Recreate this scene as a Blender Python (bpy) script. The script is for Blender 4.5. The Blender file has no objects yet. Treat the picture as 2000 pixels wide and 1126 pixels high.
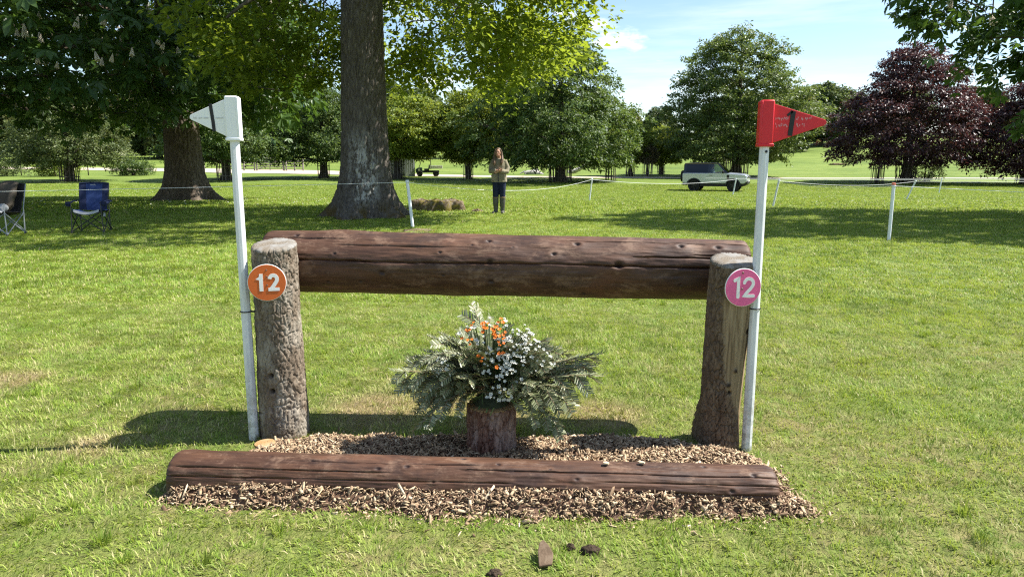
import bpy, math, random
import numpy as np
from mathutils import Vector, Matrix, Euler

# ------------------------------------------------------------------ camera, sky, sun, exposure
S = bpy.context.scene
COL = S.collection
R = math.radians
cam_d = bpy.data.cameras.new('camera')
cam_d.lens = 25.2
cam_d.sensor_width = 36.0
cam_d.clip_end = 4000
cam_d.clip_start = 0.05
cam = bpy.data.objects.new('camera', cam_d)
COL.objects.link(cam)
cam.location = (0, 0, 1.4)
cam.rotation_euler = (R(90 - 10.006), 0, 0)
S.camera = cam

SUN_AZ, SUN_EL = 8.0, 52.0          # degrees: from +X towards +Y, and above the ground
sun_vec = Vector((math.cos(R(SUN_AZ)) * math.cos(R(SUN_EL)), math.sin(R(SUN_AZ)) * math.cos(R(SUN_EL)), math.sin(R(SUN_EL))))
sun_d = bpy.data.lights.new('sun', 'SUN')
sun_d.energy = 5.0
sun_d.angle = R(0.5)
sun_d.color = (1.0, 0.955, 0.88)
sun = bpy.data.objects.new('sun', sun_d)
COL.objects.link(sun)
sun.location = (20, 10, 40)
sun.rotation_euler = sun_vec.to_track_quat('Z', 'Y').to_euler()

W = bpy.data.worlds.new('World')
S.world = W
W.use_nodes = True
wt = W.node_tree
wt.nodes.clear()
wl = wt.links.new
w_out = wt.nodes.new('ShaderNodeOutputWorld')
w_bg = wt.nodes.new('ShaderNodeBackground')
w_bg.inputs['Strength'].default_value = 0.084
sky = wt.nodes.new('ShaderNodeTexSky')
sky.sky_type = 'NISHITA'
sky.sun_disc = False
sky.sun_elevation = R(SUN_EL)
sky.sun_rotation = R(90 - SUN_AZ)
sky.altitude = 50
sky.air_density = 1.0
sky.dust_density = 0.05
sky.ozone_density = 1.8
w_tc = wt.nodes.new('ShaderNodeTexCoord')


def w_noise(scale, mscale, detail, lo, hi, rough=0.55, loc=(0, 0, 0)):
    mp = wt.nodes.new('ShaderNodeMapping')
    mp.inputs['Scale'].default_value = mscale
    mp.inputs['Location'].default_value = loc
    wl(w_tc.outputs['Generated'], mp.inputs['Vector'])
    n = wt.nodes.new('ShaderNodeTexNoise')
    n.inputs['Scale'].default_value = scale
    n.inputs['Detail'].default_value = detail
    n.inputs['Roughness'].default_value = rough
    wl(mp.outputs['Vector'], n.inputs['Vector'])
    mr = wt.nodes.new('ShaderNodeMapRange')
    mr.interpolation_type = 'SMOOTHSTEP'
    mr.inputs['From Min'].default_value = lo
    mr.inputs['From Max'].default_value = hi
    wl(n.outputs['Fac'], mr.inputs['Value'])
    return mr.outputs['Result']


def w_math(op, a, b):
    m = wt.nodes.new('ShaderNodeMath')
    m.operation = op
    for i, x in enumerate((a, b)):
        if isinstance(x, (int, float)):
            m.inputs[i].default_value = x
        else:
            wl(x, m.inputs[i])
    return m.outputs[0]


wisps = w_noise(2.3, (1, 1, 9), 7, 0.44, 0.72, 0.6, (0.35, 0.0, 0.4))
puffs = w_noise(5.5, (1, 1, 2.6), 8, 0.565, 0.66, 0.58, (3.1, 1.4, 0.1))
cl = w_math('MAXIMUM', w_math('MULTIPLY', wisps, 0.36), w_math('MULTIPLY', puffs, 0.85))
w_mix = wt.nodes.new('ShaderNodeMix')
w_mix.data_type = 'RGBA'
wl(cl, w_mix.inputs['Factor'])
wl(sky.outputs['Color'], w_mix.inputs['A'])
w_mix.inputs['B'].default_value = (7.2, 7.4, 7.7, 1)
wl(w_mix.outputs['Result'], w_bg.inputs['Color'])
wl(w_bg.outputs['Background'], w_out.inputs['Surface'])

S.view_settings.view_transform = 'Standard'
S.view_settings.look = 'None'
S.view_settings.gamma = 1.0
S.view_settings.exposure = 1.25
S.cycles.use_denoising = False
S.cycles.filter_width = 1.2
S.cycles.max_bounces = 6
S.cycles.transparent_max_bounces = 8

# ------------------------------------------------------------------ helpers
RNG = np.random.default_rng(12)
random.seed(12)


def hash3(ix, iy, iz, seed=0):
    h = (ix.astype(np.int64) * 374761393 + iy.astype(np.int64) * 668265263 + iz.astype(np.int64) * 2147483647 + seed * 1274126177)
    h = (h ^ (h >> 13)) * 1274126177
    h = h & 0x7fffffff
    h = (h ^ (h >> 16)) * 1103515245
    return (h & 0xffffff) / float(0xffffff)


def vnoise(P, seed=0):
    P = np.asarray(P, float)
    I = np.floor(P)
    F = P - I
    I = I.astype(np.int64)
    F = F * F * (3 - 2 * F)
    out = 0
    for dx in (0, 1):
        for dy in (0, 1):
            for dz in (0, 1):
                w = (F[:, 0] if dx else 1 - F[:, 0]) * (F[:, 1] if dy else 1 - F[:, 1]) * (F[:, 2] if dz else 1 - F[:, 2])
                out = out + w * hash3(I[:, 0] + dx, I[:, 1] + dy, I[:, 2] + dz, seed)
    return out


def fbm(P, octaves=4, seed=0, gain=0.5):
    a, s, t = 1.0, 0, 0
    P = np.asarray(P, float)
    for o in range(octaves):
        s = s + a * vnoise(P * 2 ** o + o * 17.3, seed + o)
        t += a
        a *= gain
    return s / t


def worley(P, seed=0):
    """F1 and F2 distances."""
    P = np.asarray(P, float)
    I = np.floor(P).astype(np.int64)
    d1 = np.full(len(P), 9.0)
    d2 = np.full(len(P), 9.0)
    for dx in (-1, 0, 1):
        for dy in (-1, 0, 1):
            for dz in (-1, 0, 1):
                c = I + np.array((dx, dy, dz))
                q = np.stack([c[:, 0] + hash3(c[:, 0], c[:, 1], c[:, 2], seed),
                              c[:, 1] + hash3(c[:, 0], c[:, 1], c[:, 2], seed + 1),
                              c[:, 2] + hash3(c[:, 0], c[:, 1], c[:, 2], seed + 2)], 1)
                d = np.linalg.norm(P - q, axis=1)
                d2 = np.where(d < d1, d1, np.minimum(d2, d))
                d1 = np.minimum(d1, d)
    return d1, d2


def sstep(a, b, x):
    t = np.clip((x - a) / (b - a), 0, 1)
    return t * t * (3 - 2 * t)


KY = np.array([-300, 0, 18, 30, 49, 62, 75, 100, 250, 400, 1500], float)
KZ = np.array([0, 0, 0, -.2, -.6, -.42, -.15, .3, 5, 9, 16], float)
_d = np.diff(KZ) / np.diff(KY)
_m = np.zeros(len(KY))
for _i in range(1, len(KY) - 1):
    _m[_i] = 0 if _d[_i - 1] * _d[_i] <= 0 else 2 * _d[_i - 1] * _d[_i] / (_d[_i - 1] + _d[_i])


def terrain(x, y):
    """height of the meadow: flat by the jump, a shallow dip, then a slow rise to the woods"""
    x = np.asarray(x, float)
    y = np.asarray(y, float)
    i = np.clip(np.searchsorted(KY, y) - 1, 0, len(KY) - 2)
    h = KY[i + 1] - KY[i]
    t = (y - KY[i]) / h
    z = (2 * t ** 3 - 3 * t ** 2 + 1) * KZ[i] + (t ** 3 - 2 * t ** 2 + t) * h * _m[i] + (-2 * t ** 3 + 3 * t ** 2) * KZ[i + 1] + (t ** 3 - t ** 2) * h * _m[i + 1]
    hill = 5.5 * sstep(25, 130, x) * sstep(75, 210, y)
    und = hill + np.sin(x * 0.21 + 1.3) * np.sin(y * 0.17) * 0.02 * sstep(6, 16, y) + np.sin(x * 0.05) * 0.25 * sstep(90, 180, y)
    return z + und


def tz(x, y):
    return float(terrain(np.array([x]), np.array([y]))[0])


def make_mesh(name, v, f, smooth=False, attrs=None, sharp=None):
    me = bpy.data.meshes.new(name)
    v = np.asarray(v, np.float32)
    if isinstance(f, np.ndarray):
        nf, k = f.shape
        me.vertices.add(len(v))
        me.vertices.foreach_set('co', v.ravel())
        me.loops.add(nf * k)
        me.loops.foreach_set('vertex_index', f.astype(np.int32).ravel())
        me.polygons.add(nf)
        me.polygons.foreach_set('loop_start', np.arange(0, nf * k, k, dtype=np.int32))
        me.update(calc_edges=True)
    else:
        me.from_pydata([tuple(map(float, p)) for p in v], [], f)
        me.update()
    if attrs:
        for k2, a in attrs.items():
            at = me.attributes.new(k2, 'FLOAT', 'POINT')
            at.data.foreach_set('value', np.asarray(a, np.float32))
    if smooth:
        me.polygons.foreach_set('use_smooth', np.ones(len(me.polygons), bool))
        if sharp is not None:
            me.set_sharp_from_angle(angle=R(sharp))
    return me


def link(name, me, mat=None, parent=None, loc=None, rot=None):
    o = bpy.data.objects.new(name, me)
    COL.objects.link(o)
    if mat is not None and me is not None and len(me.materials) == 0:
        me.materials.append(mat)
    if parent is not None:
        o.parent = parent
    if loc is not None:
        o.location = loc
    if rot is not None:
        o.rotation_euler = rot
    return o


def tag(o, label=None, cat=None, group=None, kind=None):
    if label:
        o['label'] = label
    if cat:
        o['category'] = cat
    if group:
        o['group'] = group
    if kind:
        o['kind'] = kind
    return o


def empty(name, loc, rz=0.0, label=None, cat=None, group=None):
    o = bpy.data.objects.new(name, None)
    o.empty_display_size = 0.2
    COL.objects.link(o)
    o.location = loc
    o.rotation_euler = (0, 0, rz)
    return tag(o, label, cat, group)


class MB:
    """collects simple shapes into one mesh"""

    def __init__(s):
        s.v, s.f = [], []

    def add(s, v, f):
        n = len(s.v)
        s.v += [tuple(p) for p in v]
        s.f += [tuple(i + n for i in q) for q in f]
        return s

    def box(s, c, d, rot=None, taper=1.0):
        x, y, z = d[0] / 2, d[1] / 2, d[2] / 2
        P = [(-x, -y, -z), (x, -y, -z), (x, y, -z), (-x, y, -z),
             (-x * taper, -y * taper, z), (x * taper, -y * taper, z), (x * taper, y * taper, z), (-x * taper, y * taper, z)]
        M = (rot if isinstance(rot, Matrix) else Euler(rot).to_matrix()) if rot is not None else None
        P = [Vector(p) for p in P]
        if M:
            P = [M @ p for p in P]
        P = [p + Vector(c) for p in P]
        return s.add(P, [(0, 3, 2, 1), (4, 5, 6, 7), (0, 1, 5, 4), (1, 2, 6, 5), (2, 3, 7, 6), (3, 0, 4, 7)])

    def tube(s, pts, rad, n=8, cap=True, flat=1.0):
        pts = [Vector(p) for p in pts]
        if not hasattr(rad, '__len__'):
            rad = [rad] * len(pts)
        V, F = [], []
        up = None
        for i, p in enumerate(pts):
            t = (pts[min(i + 1, len(pts) - 1)] - pts[max(i - 1, 0)])
            t = t.normalized() if t.length > 1e-9 else Vector((0, 0, 1))
            if up is None:
                a = Vector((0, 0, 1)) if abs(t.z) < 0.9 else Vector((0, 1, 0))
                up = (a - t * a.dot(t)).normalized()
            else:
                u2 = up - t * up.dot(t)
                if u2.length > 1e-6:
                    up = u2.normalized()
            sd = t.cross(up)
            for k in range(n):
                a = 2 * math.pi * k / n
                V.append(p + up * (math.cos(a) * rad[i] * flat) + sd * (math.sin(a) * rad[i]))
        m = len(pts)
        for i in range(m - 1):
            for k in range(n):
                a, b = i * n + k, i * n + (k + 1) % n
                F.append((a, b, b + n, a + n))
        if cap:
            F.append(tuple(range(n - 1, -1, -1)))
            F.append(tuple((m - 1) * n + k for k in range(n)))
        return s.add(V, F)

    def ball(s, c, r, n=10, m=7):
        if not hasattr(r, '__len__'):
            r = (r, r, r)
        V, F = [], []
        for j in range(1, m):
            th = math.pi * j / m
            for k in range(n):
                a = 2 * math.pi * k / n
                V.append((c[0] + r[0] * math.sin(th) * math.cos(a), c[1] + r[1] * math.sin(th) * math.sin(a), c[2] + r[2] * math.cos(th)))
        top, bot = len(V), len(V) + 1
        V += [(c[0], c[1], c[2] + r[2]), (c[0], c[1], c[2] - r[2])]
        for j in range(m - 2):
            for k in range(n):
                a, b = j * n + k, j * n + (k + 1) % n
                F.append((a, a + n, b + n, b))
        for k in range(n):
            F.append((top, k, (k + 1) % n))
            F.append((bot, (m - 2) * n + (k + 1) % n, (m - 2) * n + k))
        return s.add(V, F)

    def lathe(s, prof, n=24, c=(0, 0, 0), axis='z', cap=True):
        V, F = [], []
        for (r, h) in prof:
            for k in range(n):
                a = 2 * math.pi * k / n
                p = (r * math.cos(a), r * math.sin(a), h)
                if axis == 'y':
                    p = (p[0], p[2], p[1])
                if axis == 'x':
                    p = (p[2], p[0], p[1])
                V.append((p[0] + c[0], p[1] + c[1], p[2] + c[2]))
        for i in range(len(prof) - 1):
            for k in range(n):
                a, b = i * n + k, i * n + (k + 1) % n
                F.append((a, b, b + n, a + n) if axis != 'y' else (a, a + n, b + n, b))
        if cap:
            F.append(tuple(range(n - 1, -1, -1)))
            F.append(tuple((len(prof) - 1) * n + k for k in range(n)))
        return s.add(V, F)

    def prism(s, poly, a0, a1, plane='xz', inset=0.0):
        """poly in a plane, extruded between a0 and a1 on the third axis"""
        def mk(p, a):
            return {'xz': (p[0], a, p[1]), 'xy': (p[0], p[1], a), 'yz': (a, p[0], p[1])}[plane]
        n = len(poly)
        V = [mk(p, a0) for p in poly] + [mk(p, a1) for p in poly]
        F = [tuple(range(n)), tuple(range(2 * n - 1, n - 1, -1))]
        for k in range(n):
            j = (k + 1) % n
            F.append((k, k + n, j + n, j))
        return s.add(V, F)

    def build(s, name, mat, parent=None, smooth=False, sharp=35, loc=None, rot=None, bevel=None, fixn=True):
        me = make_mesh(name, s.v, s.f)
        if fixn:
            import bmesh
            bm = bmesh.new()
            bm.from_mesh(me)
            bmesh.ops.recalc_face_normals(bm, faces=bm.faces)
            bm.to_mesh(me)
            bm.free()
        if smooth:
            me.polygons.foreach_set('use_smooth', np.ones(len(me.polygons), bool))
            me.set_sharp_from_angle(angle=R(sharp))
        o = link(name, me, mat, parent, loc, rot)
        if bevel:
            b = o.modifiers.new('bevel', 'BEVEL')
            b.width = bevel
            b.segments = 2
            b.limit_method = 'ANGLE'
            b.angle_limit = R(35)
        return o


def copy_tree(o, parent=None):
    c = o.copy()
    COL.objects.link(c)
    if parent is not None:
        c.parent = parent
    for ch in list(o.children):
        copy_tree(ch, c)
    return c


# ------------------------------------------------------------------ materials
class NT:
    def __init__(s, name):
        s.m = bpy.data.materials.new(name)
        s.m.use_nodes = True
        s.t = s.m.node_tree
        s.t.nodes.clear()
        s.out = s.n('ShaderNodeOutputMaterial')

    def n(s, kind, **kw):
        nd = s.t.nodes.new(kind)
        for k, v in kw.items():
            setattr(nd, k, v)
        return nd

    def l(s, a, b):
        s.t.links.new(a, b)

    def val(s, sock, x):
        if hasattr(x, 'node'):
            s.l(x, sock)
        elif isinstance(x, tuple) and len(x) == 3 and sock.type == 'RGBA':
            sock.default_value = (*x, 1)
        else:
            sock.default_value = x

    def coords(s, kind='Object', scale=(1, 1, 1)):
        tc = s.n('ShaderNodeTexCoord')
        if kind == 'Position':
            src = s.n('ShaderNodeNewGeometry').outputs['Position']
        else:
            src = tc.outputs[kind]
        mp = s.n('ShaderNodeMapping')
        mp.inputs['Scale'].default_value = scale
        s.l(src, mp.inputs['Vector'])
        return mp.outputs['Vector']

    def noise(s, vec, scale=5, detail=4, rough=0.55, dist=0.0):
        nd = s.n('ShaderNodeTexNoise')
        nd.inputs['Scale'].default_value = scale
        nd.inputs['Detail'].default_value = detail
        nd.inputs['Roughness'].default_value = rough
        nd.inputs['Distortion'].default_value = dist
        s.l(vec, nd.inputs['Vector'])
        return nd.outputs['Fac']

    def voro(s, vec, scale=5, feature='F1', out='Distance'):
        nd = s.n('ShaderNodeTexVoronoi', feature=feature)
        nd.inputs['Scale'].default_value = scale
        s.l(vec, nd.inputs['Vector'])
        return nd.outputs[out]

    def ramp(s, fac, stops):
        nd = s.n('ShaderNodeValToRGB')
        cr = nd.color_ramp
        while len(cr.elements) < len(stops):
            cr.elements.new(0.5)
        for e, (p, c) in zip(cr.elements, stops):
            e.position = p
            e.color = (*c, 1) if len(c) == 3 else c
        s.val(nd.inputs['Fac'], fac)
        return nd.outputs['Color']

    def mix(s, fac, a, b, mode='MIX'):
        nd = s.n('ShaderNodeMix', data_type='RGBA', blend_type=mode)
        s.val(nd.inputs['Factor'], fac)
        s.val(nd.inputs['A'], a)
        s.val(nd.inputs['B'], b)
        return nd.outputs['Result']

    def math(s, op, a, b=0.0, clamp=False):
        nd = s.n('ShaderNodeMath', operation=op, use_clamp=clamp)
        s.val(nd.inputs[0], a)
        s.val(nd.inputs[1], b)
        return nd.outputs[0]

    def mrange(s, v, a, b, c=0.0, d=1.0):
        nd = s.n('ShaderNodeMapRange', interpolation_type='SMOOTHSTEP')
        s.val(nd.inputs['Value'], v)
        for k, x in (('From Min', a), ('From Max', b), ('To Min', c), ('To Max', d)):
            nd.inputs[k].default_value = x
        return nd.outputs['Result']

    def attr(s, name):
        nd = s.n('ShaderNodeAttribute', attribute_name=name)
        return nd.outputs['Fac']

    def bump(s, h, strength=0.5, dist=0.01, normal=None):
        nd = s.n('ShaderNodeBump')
        nd.inputs['Strength'].default_value = strength
        nd.inputs['Distance'].default_value = dist
        s.val(nd.inputs['Height'], h)
        if normal is not None:
            s.l(normal, nd.inputs['Normal'])
        return nd.outputs['Normal']

    def pbr(s, color, rough=0.6, normal=None, spec=0.4, metal=0.0, trans=None, tcol=None, coat=0.0, connect=True, sheen=0.0):
        b = s.n('ShaderNodeBsdfPrincipled')
        s.val(b.inputs['Base Color'], color)
        s.val(b.inputs['Roughness'], rough)
        b.inputs['Specular IOR Level'].default_value = spec
        b.inputs['Metallic'].default_value = metal
        b.inputs['Coat Weight'].default_value = coat
        b.inputs['Sheen Weight'].default_value = sheen
        if normal is not None:
            s.l(normal, b.inputs['Normal'])
        res = b.outputs['BSDF']
        if trans:
            t = s.n('ShaderNodeBsdfTranslucent')
            s.val(t.inputs['Color'], tcol if tcol is not None else color)
            mx = s.n('ShaderNodeMixShader')
            mx.inputs['Fac'].default_value = trans
            s.l(res, mx.inputs[1])
            s.l(t.outputs['BSDF'], mx.inputs[2])
            res = mx.outputs['Shader']
        if connect:
            s.l(res, s.out.inputs['Surface'])
        return s.m


def m_simple(name, c1, c2=None, rough=0.6, scale=8, spec=0.4, metal=0.0, bump=0.0, bscale=60, bdist=0.003, cs=(1, 1, 1), coat=0.0):
    t = NT(name)
    v = t.coords('Object', cs)
    col = t.ramp(t.noise(v, scale, 5, 0.6), [(0.3, c1), (0.7, c2 or tuple(x * 0.8 for x in c1))])
    nm = t.bump(t.noise(v, bscale, 4, 0.6), bump, bdist) if bump else None
    return t.pbr(col, rough, nm, spec, metal, coat=coat)


def m_leaf(name, dark, light, trans=0.4, tcol=None, rough=0.5, spec=0.35, third=None):
    t = NT(name)
    a = t.attr('tint')
    stops = [(0.0, dark), (0.75, light)] + ([(1.0, third)] if third else [])
    col = t.ramp(a, stops)
    tc = t.mix(0.75, col, tcol, 'MIX') if tcol else col
    return t.pbr(col, rough, None, spec, trans=trans, tcol=tc)
# ------------------------------------------------------------------ the meadow
DRY = [(-0.75, 3.95, 0.42), (-0.35, 4.1, 0.36), (0.5, 3.85, 0.32), (-2.1, 3.4, 0.22), (-3.3, 4.5, 0.3), (-0.1, 3.75, 0.3)]


def dry_factor(t):
    """where the turf is straw coloured: broad drifts, and worn spots round the jump"""
    pos = t.coords('Position')
    big = t.noise(pos, 0.9, 6, 0.72, 0.6)
    mid = t.noise(pos, 7.5, 5, 0.75, 0.8)
    f = t.math('MULTIPLY', t.mrange(big, 0.34, 0.66), t.mrange(mid, 0.36, 0.62))
    wob = t.math('MULTIPLY', t.noise(pos, 7.0, 4, 0.7), 0.5)
    best = None
    flat = t.n('ShaderNodeVectorMath', operation='MULTIPLY')
    t.l(pos, flat.inputs[0])
    flat.inputs[1].default_value = (1, 1, 0)
    for (x, y, r) in DRY:
        d = t.n('ShaderNodeVectorMath', operation='DISTANCE')
        t.l(flat.outputs[0], d.inputs[0])
        d.inputs[1].default_value = (x, y, 0)
        dd = t.math('ADD', t.math('MULTIPLY', d.outputs['Value'], 1.0 / r), t.math('SUBTRACT', wob, 0.25))
        k = t.math('MULTIPLY', t.mrange(dd, 0.35, 1.25, 1.0, 0.0), t.mrange(mid, 0.25, 0.55, 0.25, 1.0))
        best = k if best is None else t.math('MAXIMUM', best, k)
    near = t.n('ShaderNodeSeparateXYZ')
    t.l(pos, near.inputs[0])
    fade = t.mrange(near.outputs['Y'], 3.2, 9.0, 1.0, 0.22)
    drift = t.math('MULTIPLY', t.math('MULTIPLY', f, fade), 0.72)
    return t.math('MAXIMUM', drift, t.math('MULTIPLY', best, 1.0)), big, mid, near.outputs['Y']


def m_ground():
    t = NT('meadow_turf')
    dry, big, mid, yy = dry_factor(t)
    pos = t.coords('Position')
    fine = t.noise(pos, 9.0, 6, 0.7)
    stre = t.math('ADD', t.math('MULTIPLY', t.noise(t.coords('Position', (0.3, 1.0, 1.0)), 0.9, 6, 0.78), 0.55), t.math('MULTIPLY', t.noise(pos, 0.07, 5, 0.65), 0.45))
    far_g = t.ramp(stre, [(0.36, (0.062, 0.108, 0.018)), (0.5, (0.130, 0.190, 0.032)), (0.64, (0.215, 0.265, 0.060))])
    near_g = t.ramp(fine, [(0.3, (0.085, 0.120, 0.024)), (0.6, (0.165, 0.205, 0.046)), (0.8, (0.28, 0.26, 0.095))])
    g = t.mix(t.mrange(yy, 12, 45), near_g, far_g)
    straw = t.ramp(fine, [(0.3, (0.17, 0.125, 0.06)), (0.7, (0.30, 0.235, 0.12))])
    col = t.mix(dry, g, straw)
    h = t.math('ADD', t.noise(pos, 22.0, 5, 0.7), t.noise(pos, 3.0, 4, 0.7))
    return t.pbr(col, 0.85, t.bump(h, 0.8, 0.06), 0.15)


def m_grass():
    t = NT('grass_blades')
    dry, big, mid, yy = dry_factor(t)
    a = t.attr('tint')
    pos = t.coords('Position')
    g1 = t.ramp(a, [(0.0, (0.102, 0.190, 0.018)), (0.45, (0.222, 0.340, 0.030)), (0.78, (0.345, 0.435, 0.064)), (0.9, (0.46, 0.41, 0.18)), (1.0, (0.58, 0.49, 0.28))])
    g2 = t.ramp(a, [(0.0, (0.20, 0.21, 0.050)), (0.35, (0.36, 0.32, 0.12)), (0.7, (0.52, 0.43, 0.22)), (1.0, (0.62, 0.52, 0.32))])
    lush = t.mrange(t.noise(pos, 1.9, 6, 0.68, 0.5), 0.46, 0.62)
    g1b = t.mix(t.math('MULTIPLY', lush, 0.6), g1, (0.105, 0.215, 0.020))
    col = t.mix(dry, g1b, g2)
    return t.pbr(col, 0.55, None, 0.25, trans=0.38, tcol=t.mix(0.55, col, (0.38, 0.44, 0.05)))


M_GROUND, M_GRASS = m_ground(), m_grass()


def axis_steps(knots):
    out = []
    for a, b, n in knots:
        out += list(np.linspace(a, b, n, endpoint=False))
    return np.array(out + [knots[-1][1]])


gx = axis_steps([(-1500, -300, 8), (-300, -60, 24), (-60, -12, 24), (-12, 12, 30), (12, 60, 24), (60, 300, 24), (300, 1500, 8)])
gy = axis_steps([(-200, -10, 12), (-10, 14, 50), (14, 80, 70), (80, 260, 50), (260, 1500, 30)])
GX, GY = np.meshgrid(gx, gy)
gv = np.stack([GX.ravel(), GY.ravel(), terrain(GX.ravel(), GY.ravel())], 1)
nx, ny = len(gx), len(gy)
ii = (np.arange(ny - 1)[:, None] * nx + np.arange(nx - 1)[None, :]).ravel()
gf = np.stack([ii, ii + 1, ii + nx + 1, ii + nx], 1)
tag(link('meadow', make_mesh('meadow', gv, gf, True), M_GROUND), kind='structure')

# gravel track with the yard by the gate
M_TRACK = m_simple('pale_gravel', (0.40, 0.335, 0.245), (0.52, 0.45, 0.35), 0.9, 3.0, 0.2, bump=0.4, bscale=30, bdist=0.02)
tp = [(230, 78, 1.6), (120, 73, 1.6), (60, 71.5, 1.6), (24, 72.3, 2.2), (8, 73.5, 3.2), (-4, 76.5, 4.5), (-14, 82.5, 6), (-22, 88, 10), (-30, 92.5, 14), (-40, 98, 12), (-55, 103, 9), (-90, 110, 6), (-200, 118, 5)]
pts = []
for i in range(len(tp) - 1):
    for k in range(12):
        s = k / 12
        pts.append([tp[i][j] * (1 - s) + tp[i + 1][j] * s for j in range(3)])
pts = np.array(pts)
for _ in range(6):
    pts[1:-1] = (pts[:-2] + pts[1:-1] * 2 + pts[2:]) / 4
dirs = np.gradient(pts[:, :2], axis=0)
dirs /= np.linalg.norm(dirs, axis=1)[:, None]
nrm = np.stack([-dirs[:, 1], dirs[:, 0]], 1)
rows = []
for k in range(9):
    wv = (k / 8 - 0.5) * (pts[:, 2] + 0.5 * np.sin(np.arange(len(pts)) * 0.9 + k))
    q = pts[:, :2] + nrm * wv[:, None]
    rows.append(np.stack([q[:, 0], q[:, 1], terrain(q[:, 0], q[:, 1]) + 0.035], 1))
tv = np.concatenate(rows)
L_ = len(pts)
ii = (np.arange(8)[:, None] * L_ + np.arange(L_ - 1)[None, :]).ravel()
tag(link('gravel_track', make_mesh('gravel_track', tv, np.stack([ii, ii + L_, ii + L_ + 1, ii + 1], 1), True), M_TRACK), kind='structure')


# ------------------------------------------------------------------ grass: blade tiles set out by geometry nodes
def blade_mesh(name, size, n, lmin, lmax, width, seed, lean=(0.5, 1.3), tuft=None):
    g = np.random.default_rng(seed)
    if tuft:
        ang = g.random(n) * 6.283
        rr = tuft * np.sqrt(g.random(n))
        bx, by = rr * np.cos(ang), rr * np.sin(ang)
        az = ang + g.normal(0, 0.6, n)
    else:
        bx, by = (g.random(n) - 0.5) * size, (g.random(n) - 0.5) * size
        sw = vnoise(np.stack([bx * 6, by * 6, np.full(n, seed * 1.7)], 1), seed)
        az = sw * 9 + g.normal(0, 0.9, n)
    ln = lmin + (lmax - lmin) * g.random(n) ** 1.6
    th = lean[0] + (lean[1] - lean[0]) * g.random(n)
    dx, dy = np.cos(az), np.sin(az)
    sx, sy = -dy, dx
    tw = g.normal(0, 0.7, n)
    wv = width * (0.6 + 0.8 * g.random(n))
    wx, wy, wz = sx * np.cos(tw), sy * np.cos(tw), np.sin(tw) * 0.6
    b = np.stack([bx, by, np.full(n, -0.004)], 1)
    m = b + np.stack([dx * np.sin(th * 0.55) * ln * 0.55, dy * np.sin(th * 0.55) * ln * 0.55, np.cos(th * 0.55) * ln * 0.55], 1)
    tip = m + np.stack([dx * np.sin(th * 1.25) * ln * 0.45, dy * np.sin(th * 1.25) * ln * 0.45, np.cos(th * 1.25) * ln * 0.45], 1)
    w = np.stack([wx, wy, wz], 1) * wv[:, None]
    V = np.stack([b - w * 0.5, b + w * 0.5, m - w * 0.45, m + w * 0.45, tip], 1).reshape(-1, 3)
    o = np.arange(n)[:, None] * 5
    F = np.concatenate([o + np.array([0, 1, 3]), o + np.array([0, 3, 2]), o + np.array([2, 3, 4])])
    tint = np.clip(g.beta(2.0, 2.6, n), 0, 0.86)
    tint = np.where(g.random(n) < 0.14, 0.86 + 0.14 * g.random(n), tint)
    if tuft:
        tint *= 0.7
    me = make_mesh(name, V, F, True, {'tint': np.repeat(tint, 5)})
    me.materials.append(M_GRASS)
    return me


def instance_field(name, meshes, P, rot, scl, var, label_kind='stuff'):
    src = bpy.data.collections.new(name + '_pieces')
    for k, me in enumerate(meshes):
        src.objects.link(bpy.data.objects.new('%s_piece_%02d' % (name, k), me))
    me = make_mesh(name, P, [])
    for nm, typ, dat, fld in (('rot', 'FLOAT_VECTOR', rot, 'vector'), ('scl', 'FLOAT_VECTOR', scl, 'vector'), ('var', 'INT', var, 'value')):
        a = me.attributes.new(nm, typ, 'POINT')
        a.data.foreach_set(fld, np.asarray(dat, np.int32 if typ == 'INT' else np.float32).ravel())
    me.materials.append(meshes[0].materials[0])
    o = link(name, me)
    ng = bpy.data.node_groups.new(name, 'GeometryNodeTree')
    ng.interface.new_socket('Geometry', in_out='INPUT', socket_type='NodeSocketGeometry')
    ng.interface.new_socket('Geometry', in_out='OUTPUT', socket_type='NodeSocketGeometry')
    gi, go = ng.nodes.new('NodeGroupInput'), ng.nodes.new('NodeGroupOutput')
    ci = ng.nodes.new('GeometryNodeCollectionInfo')
    ci.inputs['Collection'].default_value = src
    ci.inputs['Separate Children'].default_value = True
    ci.inputs['Reset Children'].default_value = True
    ip = ng.nodes.new('GeometryNodeInstanceOnPoints')
    ip.inputs['Pick Instance'].default_value = True

    def na(nm, typ):
        nd = ng.nodes.new('GeometryNodeInputNamedAttribute')
        nd.data_type = typ
        nd.inputs['Name'].default_value = nm
        return nd.outputs['Attribute']
    ng.links.new(gi.outputs[0], ip.inputs['Points'])
    ng.links.new(ci.outputs[0], ip.inputs['Instance'])
    ng.links.new(na('var', 'INT'), ip.inputs['Instance Index'])
    ng.links.new(na('rot', 'FLOAT_VECTOR'), ip.inputs['Rotation'])
    ng.links.new(na('scl', 'FLOAT_VECTOR'), ip.inputs['Scale'])
    ng.links.new(ip.outputs[0], go.inputs[0])
    o.modifiers.new('scatter', 'NODES').node_group = ng
    tag(o, kind=label_kind)
    return o


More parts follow.
